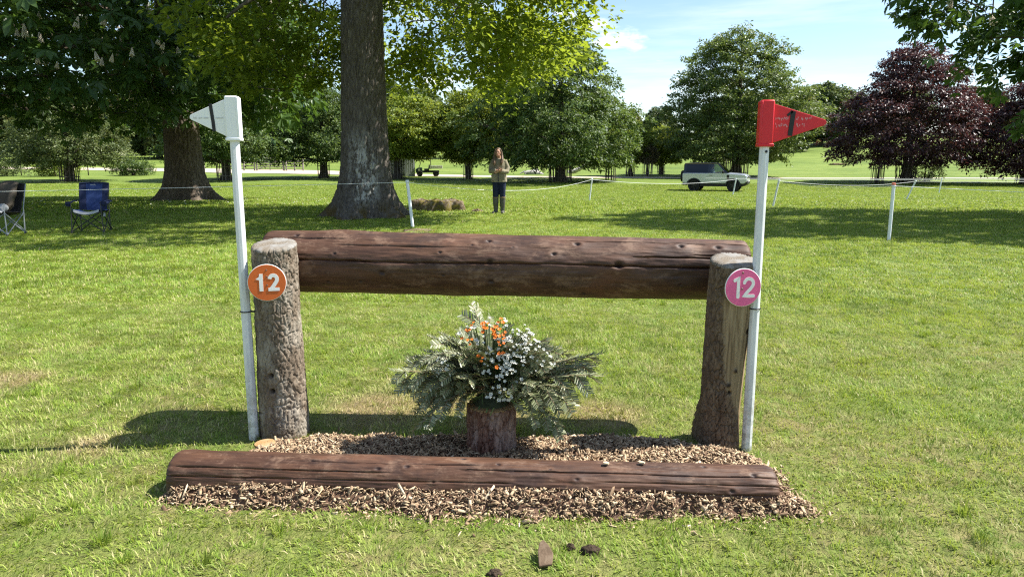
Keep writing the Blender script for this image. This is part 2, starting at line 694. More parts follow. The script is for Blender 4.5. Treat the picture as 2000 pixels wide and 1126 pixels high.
def tile_points(y0, y1, step, seed):
    g = np.random.default_rng(seed)
    P = []
    for y in np.arange(y0, y1, step):
        lim = 0.76 * y + 2.2
        for x in np.arange(-lim, lim, step):
            P.append((x + g.normal(0, step * 0.06), y + g.normal(0, step * 0.06)))
    P = np.array(P)
    z = terrain(P[:, 0], P[:, 1])
    n = len(P)
    rot = np.zeros((n, 3))
    rot[:, 2] = g.integers(0, 4, n) * (math.pi / 2)
    sc = np.ones((n, 3))
    hs = 0.65 + 0.6 * vnoise(np.stack([P[:, 0] * 0.9, P[:, 1] * 0.9, np.zeros(n)], 1), 5)
    sc[:, 2] = hs
    return np.column_stack([P, z]), rot, sc, g


def field(name, y0, y1, step, tiles, seed):
    P, rot, sc, g = tile_points(y0, y1, step, seed)
    return instance_field(name, tiles, P, rot, sc, g.integers(0, len(tiles), len(P)))


near_tiles = [blade_mesh('near_blades', 0.44, 1250, 0.018, 0.050, 0.0040, 100 + k) for k in range(6)]
mid_tiles = [blade_mesh('mid_blades', 0.88, 2000, 0.028, 0.068, 0.0072, 200 + k) for k in range(5)]
far_tiles = [blade_mesh('far_blades', 2.2, 2800, 0.045, 0.11, 0.019, 300 + k, (0.4, 1.2)) for k in range(4)]
field('grass_by_the_jump', 1.6, 7.6, 0.40, near_tiles, 1)
field('grass_mid_meadow', 7.6, 20.0, 0.80, mid_tiles, 2)
field('grass_far_meadow', 20.0, 62.0, 2.0, far_tiles, 3)
tuft_tiles = [blade_mesh('tuft_blades', 0, 60, 0.05, 0.10, 0.0045, 400 + k, (0.2, 1.0), tuft=0.035) for k in range(4)]
g = np.random.default_rng(9)
P = []
while len(P) < 170:
    y = 1.9 + 10 * g.random() ** 1.3
    x = (g.random() * 2 - 1) * (0.76 * y + 1.5)
    if vnoise(np.array([[x * 0.8, y * 0.8, 3.3]]), 8)[0] > 0.42 and not (-1.6 < x < 1.35 and 2.55 < y < 3.55):
        P.append((x, y, 0.0))
P = np.array(P)
P[:, 2] = terrain(P[:, 0], P[:, 1])
n = len(P)
rot = np.zeros((n, 3))
rot[:, 2] = g.random(n) * 6.28
instance_field('grass_tufts', tuft_tiles, P, rot, np.repeat((0.5 + 0.4 * g.random(n))[:, None], 3, 1), g.integers(0, 4, n))

# daisies: white specks far out in the meadow
M_DAISY = m_simple('daisy_white', (0.8, 0.8, 0.74), (0.75, 0.74, 0.66), 0.6)
mb = MB()
for k in range(3):
    a, r = k * 2.2, 0.035 * (k > 0)
    mb.lathe([(0.004, 0.05), (0.022, 0.052), (0.021, 0.056), (0.004, 0.058)], 6, (r * math.cos(a), r * math.sin(a), 0.01 * k))
d_me = make_mesh('daisy_heads', mb.v, mb.f)
d_me.materials.append(M_DAISY)
P = []
while len(P) < 1100:
    y = 24 + 40 * g.random()
    x = (g.random() * 2 - 1) * (0.76 * y + 2)
    if vnoise(np.array([[x * 0.22, y * 0.3, 1.3]]), 3)[0] + 0.25 * g.random() > 0.6:
        P.append((x, y, 0))
P = np.array(P)
P[:, 2] = terrain(P[:, 0], P[:, 1]) + 0.02
n = len(P)
instance_field('daisies', [d_me], P, np.zeros((n, 3)), np.ones((n, 3)) * (0.4 + 0.5 * g.random((n, 1))), np.zeros(n))
# ------------------------------------------------------------------ the jump: rail, posts, ground log
def m_stained():
    t = NT('brown_stained_timber')
    v = t.coords('Object', (1, 1, 0.07))
    grain = t.noise(v, 38, 7, 0.65, 0.5)
    broad = t.noise(t.coords('Object', (1, 1, 0.35)), 5.5, 5, 0.6, 0.4)
    worn = t.noise(t.coords('Object', (1, 1, 0.3)), 14, 6, 0.7)
    c = t.ramp(grain, [(0.25, (0.032, 0.0145, 0.0085)), (0.5, (0.064, 0.029, 0.0155)), (0.72, (0.112, 0.053, 0.027))])
    c = t.mix(t.math('MULTIPLY', t.mrange(broad, 0.48, 0.70), 0.65), c, (0.130, 0.055, 0.028))
    c = t.mix(t.math('MULTIPLY', t.mrange(worn, 0.60, 0.74), 0.55), c, (0.175, 0.100, 0.062))
    mott = t.noise(t.coords('Object', (1, 1, 0.55)), 11, 9, 0.78, 0.3)
    c = t.mix(t.math('MULTIPLY', t.mrange(mott, 0.50, 0.64), 0.75), c, (0.190, 0.116, 0.075))
    c = t.mix(t.math('MULTIPLY', t.mrange(t.noise(t.coords('Object', (1, 1, 0.5)), 4.5, 6, 0.7), 0.50, 0.64), 0.85), c, (0.032, 0.014, 0.009))
    k = t.attr('knot')
    c = t.mix(t.mrange(k, 0.25, 0.8), c, (0.030, 0.013, 0.009))
    nm = t.bump(grain, 0.55, 0.004)
    nm = t.bump(t.noise(t.coords('Object'), 70, 4, 0.6), 0.25, 0.002, nm)
    return t.pbr(c, t.mrange(broad, 0.3, 0.7, 0.50, 0.68), nm, 0.40)


def m_bark(name, a, b, c, lich=None, sc=1.0, rough=0.9):
    t = NT(name)
    v = t.coords('Object', (1, 1, 0.45))
    n1 = t.noise(v, 26 * sc, 6, 0.7, 0.6)
    n2 = t.noise(v, 6 * sc, 4, 0.6)
    col = t.ramp(n1, [(0.28, a), (0.5, b), (0.75, c)])
    if lich:
        col = t.mix(t.math('MULTIPLY', t.mrange(n2, 0.46, 0.64), 0.75), col, lich)
    bare = t.attr('bare')
    wood = t.ramp(t.noise(t.coords('Object', (1, 1, 0.06)), 45, 6, 0.6, 0.4), [(0.32, (0.105, 0.072, 0.040)), (0.5, (0.25, 0.185, 0.108)), (0.72, (0.38, 0.305, 0.195))])
    rust = t.mrange(t.noise(t.coords('Object', (1, 1, 0.4)), 9, 4, 0.6), 0.55, 0.7)
    wood = t.mix(t.math('MULTIPLY', rust, 0.6), wood, (0.22, 0.115, 0.05))
    col = t.mix(bare, col, wood)
    col = t.mix(t.attr('knot'), col, (0.025, 0.017, 0.012))
    nm = t.bump(n1, 0.7, 0.006 / sc)
    return t.pbr(col, rough, nm, 0.2)


def m_sawn(name, a, b, grey):
    t = NT(name)
    v = t.coords('Object')
    ln = t.n('ShaderNodeVectorMath', operation='LENGTH')
    t.l(v, ln.inputs[0])
    wob = t.math('MULTIPLY', t.noise(v, 8, 3, 0.6), 0.02)
    r = t.math('ADD', ln.outputs['Value'], wob)
    rings = t.math('SINE', t.math('MULTIPLY', r, 900))
    c = t.mix(t.mrange(rings, -1, 1), a, b)
    c = t.mix(t.mrange(t.noise(v, 14, 5, 0.7), 0.4, 0.68), c, grey)
    return t.pbr(c, 0.85, t.bump(t.noise(v, 90, 5, 0.7), 0.5, 0.004), 0.2)


M_STAIN = m_stained()
M_BARKPOST = m_bark('grey_brown_spruce_bark', (0.068, 0.048, 0.033), (0.165, 0.128, 0.092), (0.29, 0.245, 0.19), (0.30, 0.27, 0.22), 1.6)
M_BARKDARK = m_bark('dark_bark_and_bare_wood', (0.06, 0.040, 0.026), (0.13, 0.090, 0.058), (0.21, 0.16, 0.11))
M_STUMPBARK = m_bark('red_brown_stump_bark', (0.045, 0.021, 0.015), (0.135, 0.068, 0.046), (0.32, 0.22, 0.17), (0.33, 0.25, 0.205), 1.5)
M_SAWN = m_sawn('weathered_sawn_wood', (0.22, 0.188, 0.145), (0.12, 0.096, 0.070), (0.25, 0.242, 0.225))
M_SAWNFRESH = m_sawn('fresh_sawn_wood', (0.36, 0.225, 0.10), (0.27, 0.155, 0.062), (0.38, 0.27, 0.15))


def log_mesh(name, L, r0, r1, na, nl, seed, knots, cracks, wob=0.02):
    """a barked log along local Z; knots (s, angle deg, size), cracks (angle deg, s0, s1, depth, width)"""
    z = np.linspace(0, L, nl + 1)
    a = np.arange(na) * 2 * np.pi / na
    Z, A = np.meshgrid(z, a, indexing='ij')
    Z, A = Z.ravel(), A.ravel()
    rb = r0 + (r1 - r0) * Z / L
    cx, cy = np.cos(A), np.sin(A)
    rad = rb * (1 + wob * 2 * (fbm(np.stack([cx * 1.2, cy * 1.2, Z * 2.2], 1), 3, seed) - 0.5) * 2)
    rad += 0.010 * (fbm(np.stack([cx * 3.5, cy * 3.5, Z * 5], 1), 3, seed + 3) - 0.5)
    rad += 0.0045 * (fbm(np.stack([cx * 16, cy * 16, Z * 14], 1), 3, seed + 5) - 0.5)
    kn = np.zeros(len(Z))
    for (s, ka, ks) in knots:
        da = (A - R(ka) + np.pi) % (2 * np.pi) - np.pi
        d = np.sqrt(((Z - s) / 1.35) ** 2 + (da * rb) ** 2) / ks
        rad += ks * 0.32 * np.exp(-(d / 1.3) ** 2)
        rad -= ks * 0.55 * np.exp(-(d / 0.42) ** 2)
        kn = np.maximum(kn, np.exp(-(d / 0.62) ** 2))
    for (ca, s0, s1, dep, wid) in cracks:
        path = R(ca) + 0.11 * (fbm(np.stack([Z * 1.3, Z * 0 + ca, Z * 0], 1), 4, seed + 9) - 0.5) + 0.006 * np.sin(Z * 31 + ca)
        da = (A - path + np.pi) % (2 * np.pi) - np.pi
        e = sstep(s0, s0 + 0.12, Z) * (1 - sstep(s1 - 0.12, s1, Z)) * (0.45 + 0.9 * vnoise(np.stack([Z * 6, Z * 0 + ca, Z * 0], 1), seed + 11))
        rad -= dep * e * np.exp(-(da * rb / wid) ** 2)
    edge = np.minimum(Z, L - Z)
    rad -= 0.012 * np.exp(-edge / 0.012)
    V = np.stack([cx * rad, cy * rad, Z], 1)
    i = (np.arange(nl)[:, None] * na + np.arange(na)[None, :])
    j = (np.arange(nl)[:, None] * na + (np.arange(na)[None, :] + 1) % na)
    F = np.stack([i.ravel(), j.ravel(), (j + na).ravel(), (i + na).ravel()], 1)
    vv, ff, kk = [V], [F], [kn]
    n0 = len(V)
    for end, sgn in ((0, 1), (nl, -1)):
        prev = end * na + np.arange(na)
        base = V[prev]
        for q in (0.8, 0.5, 0.2, 0.02):
            P = base.copy()
            P[:, :2] *= q
            P[:, 2] += sgn * 0.004 * vnoise(P * 40, seed)
            vv.append(P)
            kk.append(np.zeros(na))
            cur = n0 + np.arange(na)
            n0 += na
            nx_ = np.roll(np.arange(na), -1)
            f = np.stack([prev, cur, cur[nx_], prev[nx_]], 1)
            ff.append(f if sgn > 0 else f[:, ::-1])
            prev = cur
    return make_mesh(name, np.concatenate(vv), np.concatenate(ff), True, {'knot': np.concatenate(kk)}, sharp=60)


def post_mesh(name, h, prof, na, nz, seed, tilt=0.2, mode='bark', holes=(), lean=(0, 0), cell=(54, 19), depth=0.0095):
    t = np.linspace(0, 1, nz + 1)
    a = np.arange(na) * 2 * np.pi / na
    T, A = np.meshgrid(t, a, indexing='ij')
    T, A = T.ravel(), A.ravel()
    zz = -0.06 + T * (h + 0.06)
    rb = np.interp(zz, [p[0] for p in prof], [p[1] for p in prof])
    cx, cy = np.cos(A), np.sin(A)
    P3 = np.stack([cx * rb, cy * rb, zz], 1)
    rad = rb * (1 + 0.09 * (fbm(np.stack([cx * 1.3, cy * 1.3, zz * 3], 1), 3, seed) - 0.5))
    bare = np.zeros(len(T))
    if mode == 'half':       # bark gone from the front right, left on the lower left
        ad = np.degrees(A) % 360
        e = fbm(P3 * np.array((9, 9, 5)), 3, seed + 2) - 0.5
        lim = np.interp(zz, [0, 0.12, 0.30, 0.45, 0.6, 1.0], [330, 318, 282, 258, 243, 236])
        bare = sstep(-14, 10, ad - lim + e * 60) * (1 - sstep(340, 372, ad + e * 30))
        flare = np.exp(-(((ad - 126) / 17) ** 2)) * (1 - sstep(0.05, 0.36, zz)) * 0.065
        flare2 = np.exp(-(((ad - 300) / 50) ** 2)) * (1 - sstep(0.0, 0.2, zz)) * 0.02
        rad += flare + flare2
    f1, f2 = worley(np.stack([P3[:, 0] * cell[0], P3[:, 1] * cell[0], P3[:, 2] * cell[1]], 1) + 0.6 * fbm(P3 * 30, 2, seed)[:, None], seed)
    plate = sstep(0.0, 0.13, f2 - f1)
    bk = 1 - bare
    f3, f4 = worley(np.stack([P3[:, 0] * cell[0] * 2.1, P3[:, 1] * cell[0] * 2.1, P3[:, 2] * cell[1] * 1.7], 1) + 0.8 * fbm(P3 * 40, 2, seed + 8)[:, None], seed + 21)
    rad += bk * depth * (plate - 0.5) + bk * depth * 0.28 * (sstep(0.0, 0.25, f4 - f3) - 0.5) + bk * 0.010 * (fbm(P3 * np.array((70, 70, 22)), 3, seed + 4) - 0.5)
    if mode == 'half':
        for (ca, wv) in ((272, .0035), (291, .003), (304, .003)):
            da = (A - R(ca) - 0.08 * (fbm(np.stack([zz * 3, zz * 0 + ca, zz * 0], 1), 3, seed) - 0.5) + np.pi) % (2 * np.pi) - np.pi
            rad -= bare * 0.009 * np.exp(-(da * rb / wv) ** 2) * vnoise(np.stack([zz * 5, zz * 0 + ca, zz * 0], 1), seed)
    rad += bare * 0.004 * (fbm(np.stack([cx * 14, cy * 14, zz * 3], 1), 3, seed + 6) - 0.5)
    kn = np.zeros(len(T))
    for (hz, ha, hr, dep) in holes:
        da = (A - R(ha) + np.pi) % (2 * np.pi) - np.pi
        d = np.sqrt((zz - hz) ** 2 + (da * rb) ** 2) / hr
        rad -= dep * np.exp(-d ** 4)
        kn = np.maximum(kn, np.exp(-(d / 0.95) ** 4))
    x, y = cx * rad, cy * rad
    z = zz + (zz / h).clip(0, 1) ** 4 * y * tilt
    V = np.stack([x + lean[0] * zz / h, y + lean[1] * zz / h, z], 1)
    i = (np.arange(nz)[:, None] * na + np.arange(na)[None, :])
    j = (np.arange(nz)[:, None] * na + (np.arange(na)[None, :] + 1) % na)
    F = np.stack([i.ravel(), j.ravel(), (j + na).ravel(), (i + na).ravel()], 1)
    me = make_mesh(name, V, F, True, {'bare': bare, 'knot': kn})
    return me, V[-na:]


def cap_mesh(name, ring, seed, chamfer=0.008, rise=0.012):
    """sawn face closing a post, local origin at its centre"""
    c = ring.mean(0)
    rows = []
    for q, dz in ((1.0, -0.004), (0.985, chamfer * 0.6), (0.93, rise * 0.8), (0.75, rise), (0.5, rise), (0.25, rise), (0.02, rise)):
        P = (ring - c) * np.array((q, q, q)) + np.array((0, 0, dz))
        P[:, 2] += 0.003 * (fbm(P * 40, 3, seed) - 0.5) * (q < 0.98)
        rows.append(P)
    na = len(ring)
    V = np.concatenate(rows)
    i = (np.arange(len(rows) - 1)[:, None] * na + np.arange(na)[None, :])
    j = (np.arange(len(rows) - 1)[:, None] * na + (np.arange(na)[None, :] + 1) % na)
    F = np.stack([i.ravel(), j.ravel(), (j + na).ravel(), (i + na).ravel()], 1)
    F = np.concatenate([F, np.array([[(len(rows) - 1) * na + k, (len(rows) - 1) * na + (k + 1) % na, (len(rows) - 1) * na + (k + na // 2) % na, (len(rows) - 1) * na + (k + na // 2) % na] for k in range(0)], int).reshape(-1, 4)])
    return make_mesh(name, V, F, True), c


def along(p0, p1):
    d = Vector(p1) - Vector(p0)
    return d.length, d.to_track_quat('Z', 'X').to_euler()


jump = empty('log_jump', (-0.05, 3.6, 0), 0, 'cross-country jump of a thick brown stained log rail held by two upright posts', 'jump')


def to_jump(p):
    return (p[0] + 0.05, p[1] - 3.6, p[2])


def axis_rot(p0, p1):
    """local Z along the log, local X pointing down, local Y away from the viewer"""
    z = (Vector(p1) - Vector(p0)).normalized()
    x = Vector((0, 0, -1))
    x = (x - z * x.dot(z)).normalized()
    y = z.cross(x)
    return Matrix((x, y, z)).transposed().to_euler()


def kpx(px, py, size):
    """knot seen at a picture position on the rail -> distance along it, angle, size"""
    s = 1.31 + (px - 1000) * 0.00263
    f = max(-0.95, min(0.95, (515 - py) / 60.0))
    return (s, 262 - math.degrees(math.asin(f)), size)


rp0, rp1 = (-1.31, 3.86, 0.872), (1.21, 3.70, 0.846)
L = (Vector(rp1) - Vector(rp0)).length
rail_knots = [kpx(863, 493, .012), kpx(957, 470, .017), kpx(925, 478, .009), kpx(1005, 480, .008), kpx(1085, 492, .016), kpx(1130, 472, .02), kpx(1210, 511, .027),
              kpx(965, 545, .018), kpx(962, 509, .02), kpx(750, 533, .02), kpx(705, 550, .012), kpx(715, 455, .014), kpx(745, 454, .015), kpx(1330, 473, .02), kpx(1400, 474, .022),
              kpx(870, 536, .012), kpx(1145, 565, .013), kpx(570, 466, .018), kpx(655, 500, .012), kpx(640, 552, .012), kpx(1330, 545, .012)]
rail_cracks = [(259, -1, 3, .016, .0040), (230, 0.35, 1.1, .007, .0032), (207, 1.5, 2.6, .008, .0032), (243, 1.9, 2.7, .012, .0034),
               (214, -0.2, 0.5, .008, .0032), (236, 2.2, 2.7, .010, .003)]
link('rail', log_mesh('rail', L, 0.168, 0.158, 270, 360, 21, [(a, b, c * 1.25) for a, b, c in rail_knots], rail_cracks, 0.03), M_STAIN, jump, to_jump(rp0), axis_rot(rp0, rp1))

# left post: rough grey bark all round
pm_, ring = post_mesh('post', 0.985, [(-.1, .122), (0.0, .119), (0.3, .113), (0.7, .106), (1.0, .103)], 185, 235, 5, 0.20, 'bark',
                      [(0.345, 262, .012, .03), (0.265, 264, .012, .03), (0.86, 276, .012, .02)])
po = link('post', pm_, M_BARKPOST, jump, to_jump((-1.192, 3.575, 0)))
cm, c = cap_mesh('sawn_top', ring, 3)
link('sawn_top', cm, M_SAWN, po, tuple(c))
tag(po, 'upright post with rough grey bark all round')
# right post: bark stripped from the front, root flare to the left
pm_, ring = post_mesh('post', 0.925, [(-.1, .092), (0.0, .091), (0.15, .091), (0.45, .097), (0.7, .104), (0.95, .104)], 185, 225, 15, 0.20, 'half',
                      [(0.41, 285, .011, -.010), (0.34, 268, .013, -.010), (0.60, 318, .016, .004), (0.30, 275, .010, .012)], lean=(0.035, 0.0), depth=0.013)
po = link('post', pm_, M_BARKDARK, jump, to_jump((1.035, 3.425, 0)))
cm, c = cap_mesh('sawn_top', ring, 4, 0.010, 0.016)
link('sawn_top', cm, M_SAWN, po, tuple(c))
tag(po, 'upright post with bark stripped from its front and a root flare')

# ground log
gp0, gp1 = (-1.462, 2.945, 0.050), (1.092, 2.815, 0.040)
L = (Vector(gp1) - Vector(gp0)).length


def gk(px, py, size):
    s = (px - 335) / 1180 * L
    top, bot = 884 + (px - 340) * 0.024, 950 + (px - 340) * 0.030
    f = max(-0.95, min(0.95, ((top + bot) / 2 - py) / ((bot - top) / 2)))
    return (s, 254 - math.degrees(math.asin(f)), size)


g_knots = [gk(535, 893, .014), gk(620, 898, .010), gk(752, 908, .018), gk(808, 906, .018), gk(915, 897, .02), gk(395, 925, .012), gk(480, 935, .016), gk(605, 940, .014), gk(645, 940, .014),
           gk(692, 946, .016), gk(862, 925, .011), gk(985, 906, .015), gk(1085, 912, .011), gk(1136, 925, .015), gk(1198, 943, .022), gk(1425, 942, .018), gk(1470, 923, .02), gk(1380, 912, .016), gk(830, 945, .012)]
g_cracks = [(244, -1, 1.5, .008, .0025), (226, 0.0, 1.0, .008, .0025), (214, 1.2, 2.8, .008, .0025), (256, 1.5, 2.9, .006, .0024), (236, 1.8, 2.9, .007, .0024), (204, 0.5, 1.4, .006, .0024), (262, 0.2, 0.9, .006, .0024)]
gl = link('ground_log', log_mesh('ground_log', L, 0.110, 0.107, 230, 340, 41, g_knots, g_cracks, 0.03), M_STAIN, None, gp0, axis_rot(gp0, gp1))
tag(gl, 'long brown stained log lying on the wood chips in front of the jump', 'log')

# stump that carries the flowers
st = empty('log_stump', (-0.10, 3.30, 0), 0, 'short upright bark-covered log section under the flower arrangement', 'stump')
pm_, ring = post_mesh('bark', 0.255, [(-.1, .116), (0.0, .113), (0.12, .109), (0.27, .113)], 200, 90, 25, 0.03, 'bark', (), (0, 0), (40, 11), 0.014)
link('bark', pm_, M_STUMPBARK, st)
cm, c = cap_mesh('sawn_top', ring, 5, 0.003, 0.006)
link('sawn_top', cm, M_SAWNFRESH, st, tuple(c))

# ------------------------------------------------------------------ wood chips
M_CHIP = None


def m_chip():
    t = NT('wood_chip')
    a = t.attr('tint')
    c = t.ramp(a, [(0.0, (0.070, 0.040, 0.026)), (0.22, (0.17, 0.105, 0.066)), (0.5, (0.33, 0.235, 0.145)), (0.78, (0.50, 0.38, 0.24)), (1.0, (0.64, 0.52, 0.36))])
    n = t.noise(t.coords('Position', (1, 1, 1)), 120, 4, 0.6)
    c = t.mix(t.mrange(n, 0.4, 0.75, 0.0, 0.35), c, (0.20, 0.11, 0.06))
    return t.pbr(c, 0.8, t.bump(n, 0.4, 0.003), 0.2)


M_CHIP = m_chip()


def chip_height(x, y):
    """depth of the chip bed at a place (negative outside it)"""
    x, y = np.asarray(x, float), np.asarray(y, float)
    w = 0.10 * (fbm(np.stack([x * 3.2, y * 3.2, x * 0], 1), 3, 77) - 0.5)
    w2 = 0.05 * (vnoise(np.stack([x * 13, y * 13, x * 0], 1), 78) - 0.5)
    yl = 2.955 - (x + 1.482) * 0.0504            # line of the ground log
    yf = np.interp(x, [-1.6, -1.42, -1.0, -0.5, 0, 0.6, 1.0, 1.25, 1.4], [2.86, 2.79, 2.73, 2.67, 2.62, 2.63, 2.64, 2.67, 2.80])
    yb = np.interp(x, [-1.6, -1.3, -1.2, -0.9, -0.5, 0.0, 0.5, 0.9, 1.1, 1.25, 1.4], [2.95, 3.12, 3.42, 3.56, 3.50, 3.52, 3.52, 3.42, 3.32, 3.10, 2.86])
    d = np.minimum(np.minimum(y - yf, yb - y), np.minimum(x + 1.47, 1.22 - x)) + w + w2
    bank = 0.034 * np.exp(-((y - (yl - 0.11)) / 0.08) ** 2) + 0.015 * np.exp(-((y - (yl + 0.3)) / 0.2) ** 2)
    hgt = sstep(-0.02, 0.10, d) * (0.035 + bank) - 0.012
    hgt += 0.02 * (vnoise(np.stack([x * 9, y * 9, x * 0], 1), 79) - 0.5) * sstep(0, 0.08, d)
    return d, hgt


def chip_arrays(n, g, big=False):
    xs, ys = np.array([]), np.array([])
    while len(xs) < n:
        x = -1.62 + 3.1 * g.random(n)
        y = 2.5 + 1.12 * g.random(n)
        d, _ = chip_height(x, y)
        yl = 2.955 - (x + 1.482) * 0.0504
        keep = (d > 0.01 - 0.13 * g.random(n) ** 7) & ((np.abs(y - yl) > 0.085) | (x > 1.15)) & ((x + 0.10) ** 2 + (y - 3.30) ** 2 > 0.1 ** 2)
        keep &= ((x + 1.19) ** 2 + (y - 3.575) ** 2 > 0.1 ** 2) & ((x - 1.035) ** 2 + (y - 3.425) ** 2 > 0.085 ** 2)
        xs, ys = np.append(xs, x[keep]), np.append(ys, y[keep])
    xs, ys = xs[:n], ys[:n]
    _, h = chip_height(xs, ys)
    return xs, ys, h


def chip_boxes(n, seed, lo, hi):
    g = np.random.default_rng(seed)
    x, y, h = chip_arrays(n, g)
    ln = lo + (hi - lo) * g.random(n) ** 2.2
    wd = ln * (0.18 + 0.55 * g.random(n) ** 1.4)
    wd = np.minimum(wd, 0.016)
    tk = 0.0012 + 0.0032 * g.random(n)
    az, el, ro = g.random(n) * 6.283, g.normal(0, 0.5, n), g.normal(0, 0.8, n)
    ca, sa, ce, se, cr, sr = np.cos(az), np.sin(az), np.cos(el), np.sin(el), np.cos(ro), np.sin(ro)
    u = np.stack([ca * ce, sa * ce, se], 1)
    v0 = np.stack([-sa, ca, sa * 0], 1)
    w0 = np.cross(u, v0)
    v = v0 * cr[:, None] + w0 * sr[:, None]
    w = np.cross(u, v)
    C = np.stack([x, y, h + 0.006 + 0.010 * g.random(n)], 1)
    V = []
    for (a, b, c) in ((-1, -1, -1), (1, -1, -1), (1, 1, -1), (-1, 1, -1), (-1, -1, 1), (1, -1, 1), (1, 1, 1), (-1, 1, 1)):
        ja = a * (0.75 + 0.5 * g.random(n))
        jb = b * (0.2 + 1.0 * g.random(n))
        V.append(C + u * (ja * ln / 2)[:, None] + v * (jb * wd / 2)[:, None] + w * (c * tk / 2)[:, None])
    V = np.stack(V, 1).reshape(-1, 3)
    q = np.array([(0, 3, 2, 1), (4, 5, 6, 7), (0, 1, 5, 4), (1, 2, 6, 5), (2, 3, 7, 6), (3, 0, 4, 7)])
    F = (np.arange(n)[:, None, None] * 8 + q[None]).reshape(-1, 4)
    t = np.clip(g.beta(2.1, 1.7, n), 0, 1)
    return V, F, np.repeat(t, 8)


bx = np.linspace(-1.62, 1.45, 130)
by = np.linspace(2.5, 3.66, 60)
BX, BY = np.meshgrid(bx, by)
bd, bh = chip_height(BX.ravel(), BY.ravel())
BV = np.stack([BX.ravel(), BY.ravel(), np.where(bd > -0.03, bh, -0.05)], 1)
ii = (np.arange(59)[:, None] * 130 + np.arange(129)[None, :]).ravel()
BF = np.stack([ii, ii + 1, ii + 131, ii + 130], 1)
V1, F1, T1 = chip_boxes(21000, 61, 0.005, 0.034)
V2, F2, T2 = chip_boxes(420, 62, 0.03, 0.075)
chips = make_mesh('wood_chips', np.concatenate([BV, V1, V2]), np.concatenate([BF, F1 + len(BV), F2 + len(BV) + len(V1)]), False,
                  {'tint': np.concatenate([np.full(len(BV), 0.05), T1, np.clip(T2 + .1, 0, 1)])})
tag(link('wood_chips', chips, M_CHIP), 'bed of pale wood chips spread round the ground log and posts', 'wood chips', kind='stuff')

# a few loose bits
mb = MB()
mb.lathe([(0.001, 0.0), (0.048, 0.0), (0.05, 0.006), (0.048, 0.013), (0.001, 0.014)], 22)
o = mb.build('sawn_disc', M_SAWNFRESH, None, True, loc=(-1.205, 3.31, 0.042), rot=(0.10, -0.05, 0.4))
o.scale = (1, 0.8, 1)
tag(o, 'pale oval sawn wood disc on the chips behind the ground log', 'wood disc')
mb = MB()
mb.lathe([(0.001, 0.0), (0.024, 0.0), (0.026, 0.012), (0.024, 0.026), (0.001, 0.027)], 14)
tag(mb.build('sawn_disc', M_SAWNFRESH, None, True, loc=(1.035, 2.775, 0.055), rot=(1.1, 0.25, 0.2)), 'small orange sawn branch slice on the chips by the right end of the ground log', 'wood disc')
for k, (x, yo, c_, lab) in enumerate([(0.395, -0.022, 0.9, 'pale square wood chip lying on top of the ground log'), (0.545, -0.012, 0.9, 'pale pointed wood chip on the ground log beside the square chip'),
                                      (0.455, 0.02, 0.8, 'tiny wood chip on the crest of the ground log, between two larger chips')]):
    yy = 2.955 - (x + 1.482) * 0.0504 + yo
    mb = MB()
    mb.prism([(-.012, -.010), (.006, -.013), (.014, .002), (.004, .014), (-.011, .008)], 0, 0.006, 'xy')
    me = make_mesh('wood_chip', mb.v, mb.f, False, {'tint': np.full(len(mb.v), c_)})
    o = link('wood_chip', me, M_CHIP, None, (x, yy, 0.052 + math.sqrt(max(0.0, 0.105 ** 2 - yo ** 2)) - 0.002), (0.1 + yo * 8, 0.1, k * 1.3))
    o.scale = [(1, 1, 1), (.8, 1.1, 1), (.5, .5, 1)][k]
    tag(o, lab, 'wood chip')

M_DUNG = m_simple('dark_soil', (0.035, 0.026, 0.018), (0.07, 0.05, 0.035), 0.95, 30, 0.1, bump=0.8, bscale=120, bdist=0.006)


def clod(name, x, y, r, seed, label, cat, mat):
    n, m = 44, 26
    mb = MB().ball((0, 0, 0), (1, 1, 1), n, m)
    P = np.array(mb.v)
    f = 0.35 + 0.8 * fbm(P * 2.2 + seed, 4, seed) + 0.7 * fbm(P * 7 + seed, 3, seed + 1)
    P = P * f[:, None] * np.array(r)
    o = link(name, make_mesh(name, P, mb.f, True), mat, None, (x, y, r[2] * 0.15 + tz(x, y)))
    tag(o, label, cat)
    return o


clod('soil_clod', 0.285, 2.405, (0.034, 0.022, 0.020), 3, 'dark crumbly clod of soil in the grass, right of the bark flake', 'clod', M_DUNG)
clod('soil_clod', 0.215, 2.43, (0.017, 0.014, 0.016), 8, 'small dark clod left of the larger crumbly soil clod', 'clod', M_DUNG)
clod('soil_clod', -0.06, 2.26, (0.022, 0.018, 0.015), 11, 'dark clod at the bottom edge of the picture, left of the bark flake', 'clod', M_DUNG)
mb = MB()
mb.prism([(-.028, -.055), (.018, -.058), (.034, -.01), (.026, .03), (.012, .06), (-.004, .048), (-.018, .012)], 0, 0.010, 'xy')
o = mb.build('bark_flake', M_BARKDARK, None, False, loc=(0.112, 2.345, 0.028), rot=(0.30, -0.12, 0.15), bevel=0.003)
tag(o, 'pointed brown bark flake lying in the grass in front of the jump', 'bark')

